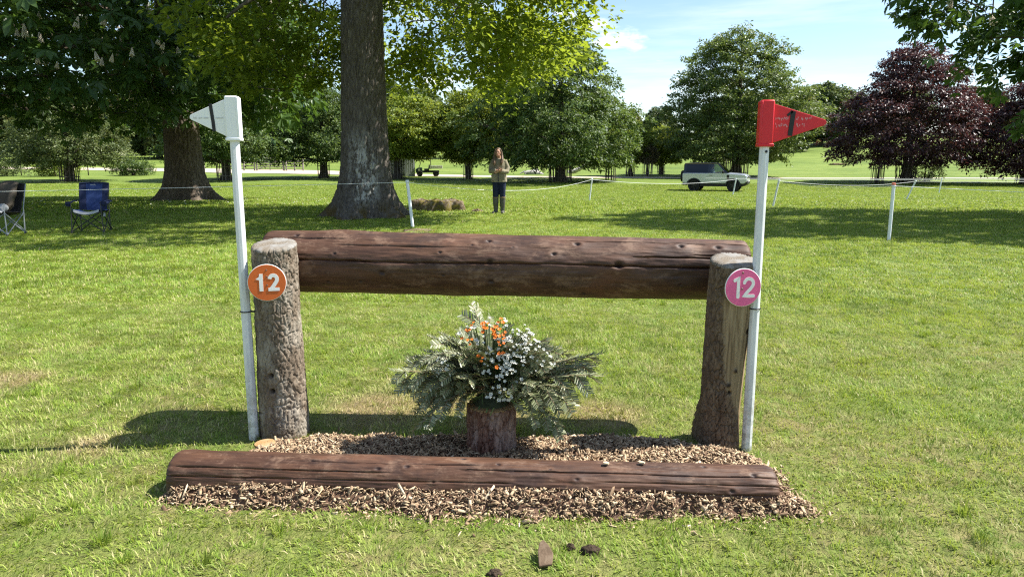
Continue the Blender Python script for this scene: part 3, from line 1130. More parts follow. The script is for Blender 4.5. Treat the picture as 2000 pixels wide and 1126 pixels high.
# ------------------------------------------------------------------ flags on poles, number discs
t = NT('white_plastic_pole')
v = t.coords('Object', (1, 1, 0.12))
c = t.ramp(t.noise(v, 30, 5, 0.7), [(0.35, (0.52, 0.54, 0.54)), (0.55, (0.68, 0.70, 0.71))])
sp_ = t.n('ShaderNodeSeparateXYZ')
t.l(t.coords('Object'), sp_.inputs[0])
dirt = t.math('MULTIPLY', t.mrange(sp_.outputs['Z'], 0.5, 0.0), t.mrange(t.noise(t.coords('Object'), 24, 5, 0.7), 0.42, 0.62))
c = t.mix(t.math('MULTIPLY', dirt, 0.7), c, (0.20, 0.19, 0.13))
c = t.mix(t.mrange(t.noise(t.coords('Object', (1, 1, 0.5)), 60, 3, 0.6), 0.70, 0.76), c, (0.25, 0.25, 0.22))
M_POLE = t.pbr(c, 0.42, t.bump(t.noise(v, 40, 4, 0.6), 0.12, 0.003), 0.4)
M_WHITE = m_simple('white_flag_plastic', (0.84, 0.85, 0.84), (0.80, 0.81, 0.80), 0.45, 5, 0.4)
M_RED = m_simple('red_flag_plastic', (0.64, 0.010, 0.020), (0.58, 0.008, 0.017), 0.40, 5, 0.45)
M_BLACK = m_simple('black_tape', (0.010, 0.010, 0.011), (0.014, 0.014, 0.014), 0.5, 8)
M_GREYPRINT = m_simple('faded_grey_print', (0.50, 0.51, 0.50), (0.62, 0.63, 0.62), 0.6, 60)
M_PALEPRINT = m_simple('worn_pale_print', (0.70, 0.42, 0.42), (0.62, 0.22, 0.24), 0.6, 80)
M_ORANGE = m_simple('orange_sign', (0.58, 0.125, 0.022), (0.52, 0.105, 0.02), 0.45, 7)
M_PINK = m_simple('pink_sign', (0.76, 0.125, 0.31), (0.72, 0.115, 0.29), 0.42, 7)
M_DIGIT = m_simple('white_digit', (0.80, 0.80, 0.78), (0.74, 0.74, 0.72), 0.5, 9)


def stroke(mb, path, w, y0, y1, caps=True):
    """a painted stroke of constant width in the XZ plane"""
    path = [Vector((p[0], p[1])) for p in path]
    l, r = [], []
    for i, p in enumerate(path):
        d0 = (path[i] - path[i - 1]).normalized() if i else None
        d1 = (path[i + 1] - path[i]).normalized() if i < len(path) - 1 else None
        d = ((d0 or d1) + (d1 or d0)).normalized()
        n = Vector((-d.y, d.x))
        k = 1 / max(0.6, abs(n.dot(Vector((-(d1 or d0).y, (d1 or d0).x)))))
        l.append(p + n * w / 2 * k)
        r.append(p - n * w / 2 * k)
    if caps:
        def arc(c, a, b):
            ang0 = math.atan2((a - c).y, (a - c).x)
            return [c + Vector((math.cos(ang0 - math.pi * t / 6), math.sin(ang0 - math.pi * t / 6))) * w / 2 for t in range(1, 6)]
        poly = l + arc(path[-1], l[-1], r[-1]) + r[::-1] + arc(path[0], r[0], l[0])
    else:
        poly = l + r[::-1]
    mb.prism([tuple(p) for p in poly], y0, y1, 'xz')


def arc_pts(cx, cz, rx, rz, a0, a1, n):
    return [(cx + rx * math.cos(R(a0 + (a1 - a0) * k / n)), cz + rz * math.sin(R(a0 + (a1 - a0) * k / n))) for k in range(n + 1)]


def flag_pole(x, y, ztop, red, label, tie_z):
    r_ = empty('flag_pole', (x, y, 0), 0, label, 'flag')
    sx = 1 if red else -1
    mb = MB()
    prof = [(0.0265, -0.05), (0.0255, 0.3), (0.0235, 1.0), (0.0225, ztop - 0.02)]
    mb.lathe(prof, 8)
    mb.build('pole', M_POLE, r_, True, 30, rot=(0, 0, R(22.5 - 12 * sx)), bevel=0.003)
    fm = M_RED if red else M_WHITE
    mb = MB()
    z0 = ztop - 0.205
    mb.box((0, 0, z0 + 0.1025), (0.062, 0.056, 0.205), None, 0.97)
    sl = mb.build('sleeve', fm, r_, True, 40, rot=(0, 0, -0.12 * sx), bevel=0.006)
    mb = MB()
    mb.box((0, 0, z0 + 0.005), (0.069, 0.063, 0.014))
    mb.box((sx * -0.027, 0, z0 + 0.1), (0.012, 0.060, 0.20))
    mb.build('rim', fm, sl, True, 40, bevel=0.003)
    zt, zb = ztop - 0.008, z0 + 0.012
    zc = (zt + zb) / 2 + 0.004
    if red:
        zt, zb, zc = ztop - 0.012, z0 + 0.010, (ztop + z0) / 2 + 0.004
    ln = 0.275 if red else 0.205
    rt = 0.014
    tip = [(sx * (ln - rt) + sx * rt * math.cos(R(a)), zc + rt * math.sin(R(a))) for a in (75, 45, 15, -15, -45, -75)]
    poly = [(sx * 0.02, zt)] + tip + [(sx * 0.02, zb)]
    mb = MB()
    mb.prism(poly, -0.006, 0.006, 'xz')
    fl = mb.build('flag', fm, r_, False, bevel=0.002)
    sp = 0.0062
    mb = MB()
    if red:
        stroke(mb, [(0.1205, zc + 0.049), (0.1105, zc - 0.060)], 0.021, -0.0085, -sp, False)
        stroke(mb, [(0.117, zc + 0.050), (0.094, zc + 0.030)], 0.011, -0.0085, -sp, False)
        mb.build('number_one', M_BLACK, fl)
    else:
        stroke(mb, [(-0.1015, zc + 0.062), (-0.099, zc + 0.03), (-0.094, zc - 0.02), (-0.0915, zc - 0.066)], 0.0155, -0.0085, -sp, False)
        mb.build('black_stripe', M_BLACK, fl)
    # worn-out print, no longer readable
    g = np.random.default_rng(5 if red else 6)
    lines = [(zc + 0.018, 0.042, 0.205), (zc - 0.012, 0.042, 0.175)] if red else [(zc - 0.004, -0.185, -0.045)]
    for (lz, xa, xb) in lines:
        mb = MB()
        xx = xa
        while xx < xb:
            hh = (0.005 + 0.009 * g.random()) if red else 0.0065
            if g.random() > 0.2 and not (0.098 < xx < 0.132) and not (-0.112 < xx < -0.084):
                z_ = lz + g.normal(0, 0.003 if red else 0.0004)
                mb.box((xx, -sp - 0.0008, z_), (0.0022 if red else 0.003, 0.0012, hh))
                if g.random() > 0.4:
                    mb.box((xx + 0.002, -sp - 0.0007, z_ + hh * 0.25 * g.normal()), (0.005, 0.001, 0.0018))
            xx += 0.0042 if red else 0.0062
        mb.build('faded_print', M_PALEPRINT if red else M_GREYPRINT, fl)['kind'] = 'stuff'
    mb = MB()
    mb.lathe([(0.0265, tie_z), (0.0285, tie_z + 0.001), (0.0285, tie_z + 0.005), (0.0265, tie_z + 0.006)], 16, cap=False)
    mb.box((-sx * 0.036, -0.004, tie_z + 0.003), (0.018, 0.008, 0.008))
    mb.tube([(-sx * 0.026, 0.0, tie_z + .003), (-sx * 0.06, 0.03, tie_z + .003), (-sx * 0.11, 0.06, tie_z + .004)], 0.0022, 5)
    mb.build('cable_tie', M_BLACK, r_)
    if red:
        MB().lathe([(0.0, -0.0255), (0.006, -0.0255), (0.006, -0.0235)], 10, (0.002, 0, z0 - 0.024), 'y').build('drilled_hole', M_BLACK, r_)
    return r_


flag_pole(-1.325, 3.495, 1.705, False, 'white pole with a white triangular flag pointing left, beside the left post', 0.665)
flag_pole(1.158, 3.352, 1.675, True, 'white pole with a red triangular flag pointing right, beside the right post', 0.71)


def disc_sign(x, y, z, mat, label, kind, rz=0.0):
    r_ = empty('number_disc', (x, y, z), rz, label, 'sign')
    MB().lathe([(0.0005, -0.002), (0.088, -0.002), (0.0905, -0.0005), (0.0905, 0.003), (0.0005, 0.003)], 64, axis='y').build('rim', M_DIGIT, r_, True, 30)
    p = MB().lathe([(0.0005, -0.0035), (0.0875, -0.0035), (0.0885, -0.0015), (0.0005, -0.0015)], 64, axis='y').build('disc', mat, r_, True, 30)
    if kind == 'square':
        mb = MB()
        mb.prism([(-0.052, 0.018), (-0.036, 0.030), (-0.034, 0.044), (-0.018, 0.044), (-0.018, -0.041), (-0.036, -0.041), (-0.036, 0.014)], -0.0048, -0.0034, 'xz')
        mb.build('digit_one', M_DIGIT, r_)
        mb = MB()
        path = arc_pts(0.030, 0.016, 0.0175, 0.0195, 175, -35, 10) + [(0.030, -0.016), (0.017, -0.033)]
        stroke(mb, path, 0.0175, -0.0048, -0.0034, False)
        mb.build('digit_two', M_DIGIT, r_)
        MB().box((0.031, -0.0045, -0.0335), (0.052, 0.0013, 0.016)).build('digit_two', M_DIGIT, r_)
        for z_ in (0.062, 0.030, -0.012):
            MB().lathe([(0.0004, -0.0058), (0.0034, -0.0054), (0.0042, -0.0036)], 10, (0.0, 0, z_), 'y').build('screw', M_SCREW, r_)
    else:
        mb = MB()
        stroke(mb, [(-0.044, 0.035), (-0.026, 0.043), (-0.026, -0.043)], 0.0165, -0.0048, -0.0034, True)
        mb.build('digit_one', M_DIGIT, r_)
        mb = MB()
        path = arc_pts(0.026, 0.019, 0.0225, 0.0225, 170, -30, 12) + [(0.034, -0.008), (0.016, -0.026), (0.006, -0.0385), (0.022, -0.0405), (0.052, -0.0405)]
        stroke(mb, path, 0.0155, -0.0048, -0.0034, True)
        mb.build('digit_two', M_DIGIT, r_)
        for z_ in (0.070, -0.006):
            MB().lathe([(0.0004, -0.0066), (0.0040, -0.0060), (0.0055, -0.0036)], 10, (-0.006, 0, z_), 'y').build('screw', M_SCREW, r_)
    return r_


M_SCREW = m_simple('rusty_screw', (0.13, 0.075, 0.05), (0.24, 0.19, 0.16), 0.6, 60, metal=0.4)
disc_sign(-1.192, 3.440, 0.822, M_ORANGE, 'round orange number 12 disc on the left post', 'square', R(15))
disc_sign(1.080, 3.300, 0.822, M_PINK, 'round pink number 12 disc on the right post', 'round', R(10))
# ------------------------------------------------------------------ flower arrangement in the stump
def m_needle():
    t = NT('fir_needles')
    c = t.ramp(t.attr('tint'), [(0.0, (0.070, 0.090, 0.036)), (0.5, (0.165, 0.188, 0.088)), (0.85, (0.30, 0.315, 0.19)), (1.0, (0.44, 0.45, 0.32))])
    return t.pbr(c, 0.45, None, 0.45, trans=0.12, tcol=c)


M_NEEDLE = m_needle()
M_TWIG = m_simple('fir_twig', (0.20, 0.125, 0.07), (0.28, 0.19, 0.11), 0.8, 40)
M_LEAFG = m_leaf('flower_foliage', (0.05, 0.085, 0.035), (0.12, 0.19, 0.07), 0.25)
M_PETALW = m_leaf('white_petal', (0.42, 0.45, 0.34), (0.68, 0.68, 0.62), 0.25)
M_PETALO = m_leaf('orange_petal', (0.62, 0.10, 0.012), (0.78, 0.20, 0.02), 0.2)
M_MOSS = m_simple('dark_floral_foam', (0.02, 0.03, 0.015), (0.04, 0.05, 0.03), 0.95, 30)


def needle_quads(P, D, U, L, Wd):
    """thin needles: base points, directions, width directions"""
    A = P - U * Wd[:, None] * 0.5
    B = P + U * Wd[:, None] * 0.5
    C = P + D * (L * 0.92)[:, None] + U * Wd[:, None] * 0.4
    E_ = P + D * L[:, None]
    F_ = P + D * (L * 0.92)[:, None] - U * Wd[:, None] * 0.4
    V = np.stack([A, B, C, F_], 1).reshape(-1, 3)
    n = len(P)
    F = np.arange(n)[:, None] * 4 + np.array([0, 1, 2, 3])
    return V, F


def fir_branch(name, length, droop, nside, seed, side_len=0.45, hang=0.0):
    g = np.random.default_rng(seed)
    twigs = []

    def curve(p, d, ln, dr, n):
        pts = [np.array(p, float)]
        d = np.array(d, float)
        for k in range(n):
            d = d + np.array((0, 0, -dr / n))
            d /= np.linalg.norm(d)
            pts.append(pts[-1] + d * ln / n)
        return np.array(pts)
    main = curve((0, 0, 0), (1, 0, 0), length, droop, 12)
    twigs.append(main)
    for k in range(nside):
        s = 0.18 + 0.72 * (k + 0.5) / nside
        i = s * 12
        p = main[int(i)] * (1 - i % 1) + main[min(12, int(i) + 1)] * (i % 1)
        d = main[min(12, int(i) + 1)] - main[int(i)]
        d /= np.linalg.norm(d)
        sd = 1 if k % 2 else -1
        ln = length * side_len * (1.05 - 0.75 * s) * (0.8 + 0.4 * g.random())
        dd = d * 0.72 + np.array((0, sd * 0.75, -hang)) + g.normal(0, 0.08, 3)
        twigs.append(curve(p, dd / np.linalg.norm(dd), ln, droop * 0.6 + hang, 6))
    Vs, Fs, Ts, n0 = [], [], [], 0
    stem = MB()
    for ti, pts in enumerate(twigs):
        r0 = 0.0032 if ti == 0 else 0.0018
        stem.tube([tuple(p) for p in pts], list(np.linspace(r0, 0.0009, len(pts))), 5)
        seg = np.linalg.norm(np.diff(pts, axis=0), axis=1)
        ln = seg.sum()
        m = int(ln / 0.0034)
        s = (np.arange(m) + g.random(m)) / max(m, 1) * (len(pts) - 1.001)
        s = s[s > 0.15 * (len(pts) - 1)] if ti == 0 else s
        m = len(s)
        i = s.astype(int)
        f = (s - i)[:, None]
        P = pts[i] * (1 - f) + pts[i + 1] * f
        T = pts[i + 1] - pts[i]
        T /= np.linalg.norm(T, axis=1)[:, None]
        side = np.cross(T, np.array((0, 0, 1.0)))
        side /= np.linalg.norm(side, axis=1)[:, None] + 1e-6
        up = np.cross(side, T)
        sgn = np.where(np.arange(m) % 2, 1.0, -1.0)[:, None]
        upk = (0.05 + 0.22 * g.random(m))[:, None] * np.where(g.random(m) < 0.2, 2.2, 1.0)[:, None]
        D = T * (0.60 + 0.08 * g.random(m))[:, None] + side * sgn * (0.84 + 0.08 * g.random(m))[:, None] + up * upk
        D /= np.linalg.norm(D, axis=1)[:, None]
        U = np.cross(D, up + g.normal(0, 0.25, (m, 3)))
        U /= np.linalg.norm(U, axis=1)[:, None] + 1e-6
        L_n = (0.026 + 0.008 * g.random(m)) * (1 - 0.35 * (s / (len(pts) - 1)) ** 3)
        V, F = needle_quads(P, D, U, L_n, np.full(m, 0.0044) + 0.0012 * g.random(m))
        Vs.append(V)
        Fs.append(F + n0)
        n0 += len(V)
        Ts.append(np.repeat(np.clip(g.beta(2, 2.4, m) + 0.1, 0, 1), 4))
    nd = make_mesh(name, np.concatenate(Vs), np.concatenate(Fs), False, {'tint': np.concatenate(Ts)})
    nd.materials.append(M_NEEDLE)
    sm = make_mesh('twig', stem.v, stem.f, True)
    sm.materials.append(M_TWIG)
    return nd, sm


VAR = [fir_branch('fir_needles', 0.30, 0.9, 5, 31), fir_branch('fir_needles', 0.36, 1.5, 7, 32), fir_branch('fir_needles', 0.24, 0.5, 4, 33),
       fir_branch('fir_needles', 0.20, 0.3, 3, 34, 0.35), fir_branch('fir_needles', 0.40, 0.45, 8, 35, 0.42, 0.75)]
arr = empty('flower_arrangement', (-0.10, 3.30, 0.262), 0, 'arrangement of silvery fir sprays with white and orange flowers on the stump', 'flowers')
mb = MB()
mb.ball((0, 0, 0.0), (0.085, 0.085, 0.055), 14, 8)
mb.build('foam_base', M_MOSS, arr, True)


def spray(base, az, el, var, roll=0.0, sc=1.0):
    nd, sm = VAR[var]
    e = empty('fir_spray', base, 0)
    e.parent = arr
    e.rotation_mode = 'XYZ'
    M = Matrix.Rotation(R(az), 3, 'Z') @ Matrix.Rotation(-R(el), 3, 'Y') @ Matrix.Rotation(R(roll), 3, 'X')
    e.rotation_euler = M.to_euler()
    e.scale = (sc, sc, sc)
    link('needles', nd, None, e)
    link('twig', sm, None, e)
    return e


g = np.random.default_rng(77)
# drooping skirt
for k in range(15):
    az = 360 * k / 15 + g.normal(0, 6)
    fr_ = 222 < az % 360 < 318
    spray((0.02 * math.cos(R(az)), 0.02 * math.sin(R(az)), 0.05), az, (30 if fr_ else 22) + g.normal(0, 6), 3 if fr_ else 1, g.normal(0, 14), (0.85 if fr_ else 0.98) + 0.2 * g.random())
for k in range(13):
    az = 360 * (k + 0.5) / 13 + g.normal(0, 8)
    spray((0.02 * math.cos(R(az)), 0.02 * math.sin(R(az)), 0.08), az, 40 + g.normal(0, 8), 0, g.normal(0, 18), 0.95 + 0.2 * g.random())
# shoulders and top
for k in range(15):
    az = 360 * k / 15 + g.normal(0, 10)
    spray((0.03 * math.cos(R(az)), 0.03 * math.sin(R(az)), 0.12), az, 58 + g.normal(0, 9), (0, 2)[k % 2], g.normal(0, 25), 0.95 + 0.25 * g.random())
for (az, el, v, sc) in [(95, 86, 0, 1.38), (250, 80, 2, 1.2), (330, 76, 2, 1.2), (190, 70, 2, 1.25), (60, 74, 2, 1.25), (280, 50, 3, 1.2), (262, 30, 3, 1.2), (240, 44, 3, 1.2), (300, 36, 3, 1.2), (225, 20, 2, 1.0), (310, 15, 2, 1.0), (272, 8, 3, 1.0)]:
    spray((0, 0, 0.10), az, el, v, g.normal(0, 20), sc)
for k in range(26):
    az, el = 180 + 180 * g.random(), 28 + 50 * g.random()
    spray((0.02 * math.cos(R(az)), 0.02 * math.sin(R(az)), 0.09), az, el, (0, 2, 3)[k % 3], g.normal(0, 30), 1.0 + 0.2 * g.random())
for k in range(12):
    az, el = -40 + 70 * g.random(), 35 + 40 * g.random()
    spray((0.02, 0, 0.09), az, el, (0, 2)[k % 2], g.normal(0, 30), 1.1 + 0.25 * g.random())
# long reaching sprays left and right
for (az, el, v, sc) in [(-6, 34, 4, 1.42), (-18, 26, 4, 1.40), (8, 30, 4, 1.35), (-30, 40, 1, 1.35), (198, 30, 4, 1.25), (184, 18, 4, 1.2), (-12, 30, 4, 1.32), (-28, 24, 4, 1.05), (4, 40, 4, 1.12), (192, 22, 4, 1.12), (176, 42, 1, 1.25), (204, 12, 4, 0.92), (170, 58, 1, 1.3), (18, 46, 0, 1.2)]:
    spray((0, 0, 0.06), az, el, v, g.normal(0, 8), sc)


spray((-0.12, -0.02, 0.20), 178, 34, 1, 5, 0.85)
spray((-0.10, -0.04, 0.22), 188, 40, 1, -8, 0.7)


def petals(n, r, w, cup, seed, layers=1):
    g_ = np.random.default_rng(seed)
    V, F, T = [], [], []
    for ly in range(layers):
        for k in range(n):
            a = 6.283 * k / n + ly * 0.5 + g_.normal(0, 0.12)
            rr = r * (0.85 + 0.3 * g_.random()) * (1 - 0.3 * ly)
            c, s = math.cos(a), math.sin(a)
            b = len(V)
            for (q, ww, h) in ((0.08, 0.25, 0.0), (0.6, 1.0, cup * 0.7), (1.0, 0.45, cup * (0.6 + 0.5 * g_.random()))):
                for sd in (-1, 1):
                    x, y = q * rr, sd * ww * w / 2
                    V.append((x * c - y * s, x * s + y * c, h * rr + ly * 0.002))
                    T.append(0.2 + 0.55 * q + 0.2 * g_.random())
            F += [(b, b + 1, b + 3, b + 2), (b + 2, b + 3, b + 5, b + 4)]
    return make_mesh('flower', V, F, True, {'tint': T})


W_ME = [petals(5, 0.0135, 0.009, 0.5, 1, 2), petals(6, 0.012, 0.007, 1.0, 2, 2), petals(4, 0.010, 0.008, 1.4, 3, 3)]
O_ME = [petals(5, 0.0085, 0.008, 0.25, 4), petals(5, 0.0075, 0.008, 0.6, 5)]
for m_ in W_ME:
    m_.materials.append(M_PETALW)
for m_ in O_ME:
    m_.materials.append(M_PETALO)
stems = MB()
lv, ld, ln_, tt = [], [], [], []


def flower_at(px, py, dy, meshes, name):
    """a bloom at a place on the arrangement's front, measured from the picture"""
    Y = 3.30 + dy
    v = (563 - py) / 1400
    t = Y / (math.cos(R(10.006)) + v * math.sin(R(10.006)))
    X, Z = (px - 1000) / 1400 * t, 1.4 + t * (-math.sin(R(10.006)) + v * math.cos(R(10.006)))
    p = Vector((X + 0.10, dy, Z - 0.262))
    d = (p - Vector((0, 0, 0.02))).normalized() + Vector((0.15 * g.normal(), -0.45 + 0.2 * g.normal(), 0.35 + 0.25 * g.normal()))
    o = link(name, meshes[int(g.integers(0, len(meshes)))], None, arr, p, d.to_track_quat('Z', 'Y').to_euler())
    s = (0.4 if name == 'white_flower' else 0.75) + 0.5 * g.random()
    o.scale = (s, s, s)
    q = p * 0.55 + Vector((0, 0, 0.02))
    stems.tube([tuple(q), tuple((p + q) / 2 + Vector((0, 0, 0.006))), tuple(p)], 0.0011, 4)


for k in range(230):     # white: right shoulder, a trail down the middle, a few on the left
    z_ = k / 230
    if z_ < 0.56:
        a, b = g.normal(1015, 40), g.normal(672, 28)
    elif z_ < 0.82:
        b = 690 + 92 * g.random()
        a = g.normal(982, 12)
    elif z_ < 0.94:
        a, b = g.normal(930, 30), g.normal(640, 20)
    else:
        a, b = g.normal(866, 12), g.normal(712, 10)
    dist = math.hypot((a - 965) / 150, (b - 760) / 165)
    if dist > 0.86:
        q_ = 0.86 * math.sqrt(g.random())
        a, b, dist = 965 + (a - 965) * q_ / dist, 760 + (b - 760) * q_ / dist, q_
    flower_at(a, b, -0.20 * math.sqrt(max(0.05, 1 - dist ** 2 * 0.8)) - 0.02, W_ME, 'white_flower')
for k in range(42):     # orange: upper middle
    if k < 20:
        a, b = g.normal(938, 22), g.normal(632, 11)
    else:
        b = 628 + 72 * g.random()
        a = g.normal(974, 9)
    if k > 37:
        a, b = g.normal(918, 12), g.normal(672, 12)
    dist = math.hypot((a - 965) / 150, (b - 760) / 165)
    if dist > 0.86:
        q_ = 0.86 * math.sqrt(g.random())
        a, b, dist = 965 + (a - 965) * q_ / dist, 760 + (b - 760) * q_ / dist, q_
    flower_at(a, b, -0.19 * math.sqrt(max(0.05, 1 - dist ** 2 * 0.8)) - 0.04, O_ME, 'orange_flower')
stems.build('flower_stems', M_LEAFG, arr)['kind'] = 'stuff'
# thin green leaves among the flowers
P, D = [], []
for k in range(420):
    az, el = g.random() * 6.283, g.random() * 1.4
    d = np.array((math.cos(az) * math.cos(el), math.sin(az) * math.cos(el), math.sin(el)))
    P.append(np.array((0, 0, 0.02)) + d * np.array((0.19, 0.19, 0.25)) * (0.5 + 0.45 * g.random()) + np.array((0.03, 0, 0)))
    D.append(d + g.normal(0, 0.6, 3))
P, D = np.array(P), np.array(D)
D /= np.linalg.norm(D, axis=1)[:, None]
U = np.cross(D, g.normal(0, 1, D.shape))
U /= np.linalg.norm(U, axis=1)[:, None]
V, F = needle_quads(P, D, U, 0.03 + 0.03 * g.random(len(P)), 0.004 + 0.004 * g.random(len(P)))
tag(link('leaves', make_mesh('leaves', V, F, False, {'tint': np.repeat(g.random(len(P)), 4)}), M_LEAFG, arr), kind='stuff')
# ------------------------------------------------------------------ trees
def leaf_arrays(P, D, N, L, Wd, tint, mid=0.5, fold=0.12):
    sd = np.cross(N, D)
    sd /= np.linalg.norm(sd, axis=1)[:, None] + 1e-9
    nn = np.cross(D, sd)
    L_, W_ = L[:, None], Wd[:, None]
    base = P
    l = P + D * L_ * mid + sd * W_ * 0.5 + nn * W_ * fold
    r = P + D * L_ * mid - sd * W_ * 0.5 + nn * W_ * fold
    tip = P + D * L_ - nn * L_ * 0.10
    V = np.stack([base, r, tip, l], 1).reshape(-1, 3)
    o = np.arange(len(P))[:, None] * 4
    F = np.concatenate([o + np.array([0, 1, 2]), o + np.array([0, 2, 3])])
    return V, F, np.repeat(tint, 4)


def norm(v):
    return v / (np.linalg.norm(v, axis=-1, keepdims=True) + 1e-9)


def palmate(P, D, N, size, tint, g, k=6):
    """horse chestnut leaves: a fan of leaflets wider towards the tip, hanging a little"""
    Ps, Ds, Ns, Ls, Ts = [], [], [], [], []
    sd = norm(np.cross(N, D))
    for j in range(k):
        a = (j / (k - 1) - 0.5) * 4.0
        d = norm(D * math.cos(a) + sd * math.sin(a) + np.array((0, 0, -0.38)) + g.normal(0, 0.07, D.shape))
        Ps.append(P)
        Ds.append(d)
        Ns.append(N + g.normal(0, 0.15, N.shape))
        Ls.append(size * (1.0 - 0.34 * abs(j / (k - 1) - 0.5) * 2))
        Ts.append(np.clip(tint + g.normal(0, 0.06, len(tint)), 0, 1))
    P, D, N, L, T = map(np.concatenate, (Ps, Ds, Ns, Ls, Ts))
    return leaf_arrays(P, D, norm(N), L, L * 0.40, T, 0.64, 0.10)


def trunk_mesh(h, r0, r1, flare, na, nz, seed, lean=(0, 0), ridge=0.0, cell=(6, 1.8), roots=5):
    t = np.linspace(0, 1, nz + 1) ** 1.25
    a = np.arange(na) * 2 * np.pi / na
    T, A = np.meshgrid(t, a, indexing='ij')
    T, A = T.ravel(), A.ravel()
    zz = -0.35 + T * (h + 0.35)
    u = np.clip(zz / h, 0, 1)
    rb = r0 + (r1 - r0) * u
    z_ = np.clip(zz, 0, None)
    rt = 0.5 + 0.5 * np.cos(A * roots + 2.0 * np.sin(A + seed) + seed)
    rb = rb + flare * (np.exp(-z_ / 0.75) * 0.45 + np.exp(-z_ / 0.42) * 1.25 * rt ** 2)
    cx, cy = np.cos(A), np.sin(A)
    P3 = np.stack([cx * rb, cy * rb, zz], 1)
    rad = rb * (1 + 0.10 * (fbm(np.stack([cx * 1.5, cy * 1.5, zz * 0.6], 1), 3, seed) - 0.5))
    if ridge:
        wv = 0.5 * fbm(P3 * np.array((5, 5, 2)), 2, seed + 3)[:, None]
        f1, f2 = worley(np.stack([P3[:, 0] * cell[0], P3[:, 1] * cell[0], P3[:, 2] * cell[1]], 1) + wv, seed)
        rad += ridge * (sstep(0.0, 0.30, f2 - f1) - 0.6) + ridge * 0.7 * (fbm(P3 * np.array((26, 26, 8)), 3, seed + 7) - 0.5)
    V = np.stack([cx * rad + lean[0] * u, cy * rad + lean[1] * u, zz], 1)
    i = (np.arange(nz)[:, None] * na + np.arange(na)[None, :])
    j = (np.arange(nz)[:, None] * na + (np.arange(na)[None, :] + 1) % na)
    return V, np.stack([i.ravel(), j.ravel(), (j + na).ravel(), (i + na).ravel()], 1)


def tubes_arrays(curves, n=6):
    """many tapered limbs as one array set; curves: list of (points (m,3), radii (m,))"""
    Vs, Fs, n0 = [], [], 0
    ang = np.arange(n) * 2 * np.pi / n
    for pts, rad in curves:
        T = np.gradient(pts, axis=0)
        T = norm(T)
        ref = np.where(np.abs(T[:, 2:3]) < 0.9, np.array([[0, 0, 1.0]]), np.array([[1.0, 0, 0]]))
        s = norm(np.cross(T, ref))
        u = np.cross(s, T)
        V = pts[:, None, :] + (s[:, None, :] * np.cos(ang)[None, :, None] + u[:, None, :] * np.sin(ang)[None, :, None]) * rad[:, None, None]
        m = len(pts)
        i = (np.arange(m - 1)[:, None] * n + np.arange(n)[None, :])
        j = (np.arange(m - 1)[:, None] * n + (np.arange(n)[None, :] + 1) % n)
        Fs.append(np.stack([i.ravel(), j.ravel(), (j + n).ravel(), (i + n).ravel()], 1) + n0)
        Vs.append(V.reshape(-1, 3))
        n0 += m * n
    return np.concatenate(Vs), np.concatenate(Fs)


def bez(p0, p1, p2, m):
    t = np.linspace(0, 1, m)[:, None]
    return p0 * (1 - t) ** 2 + p1 * 2 * t * (1 - t) + p2 * t ** 2


PROF = {
    'dome': ([0, .12, .3, .55, .8, .93, 1], [.62, .92, 1.0, .92, .64, .36, .08]),
    'beech': ([0, .08, .22, .42, .65, .85, 1], [.70, .96, 1.0, .88, .64, .38, .06]),
    'round': ([0, .1, .3, .5, .7, .9, 1], [.3, .62, .93, 1.0, .92, .55, .1]),
    'lift': ([0, .12, .25, .42, .7, .9, 1], [.25, .42, .66, 1.0, .92, .55, .1]),
    'skirt': ([0, .06, .2, .45, .7, .9, 1], [.80, 1.0, 1.0, .90, .70, .42, .08]),
}


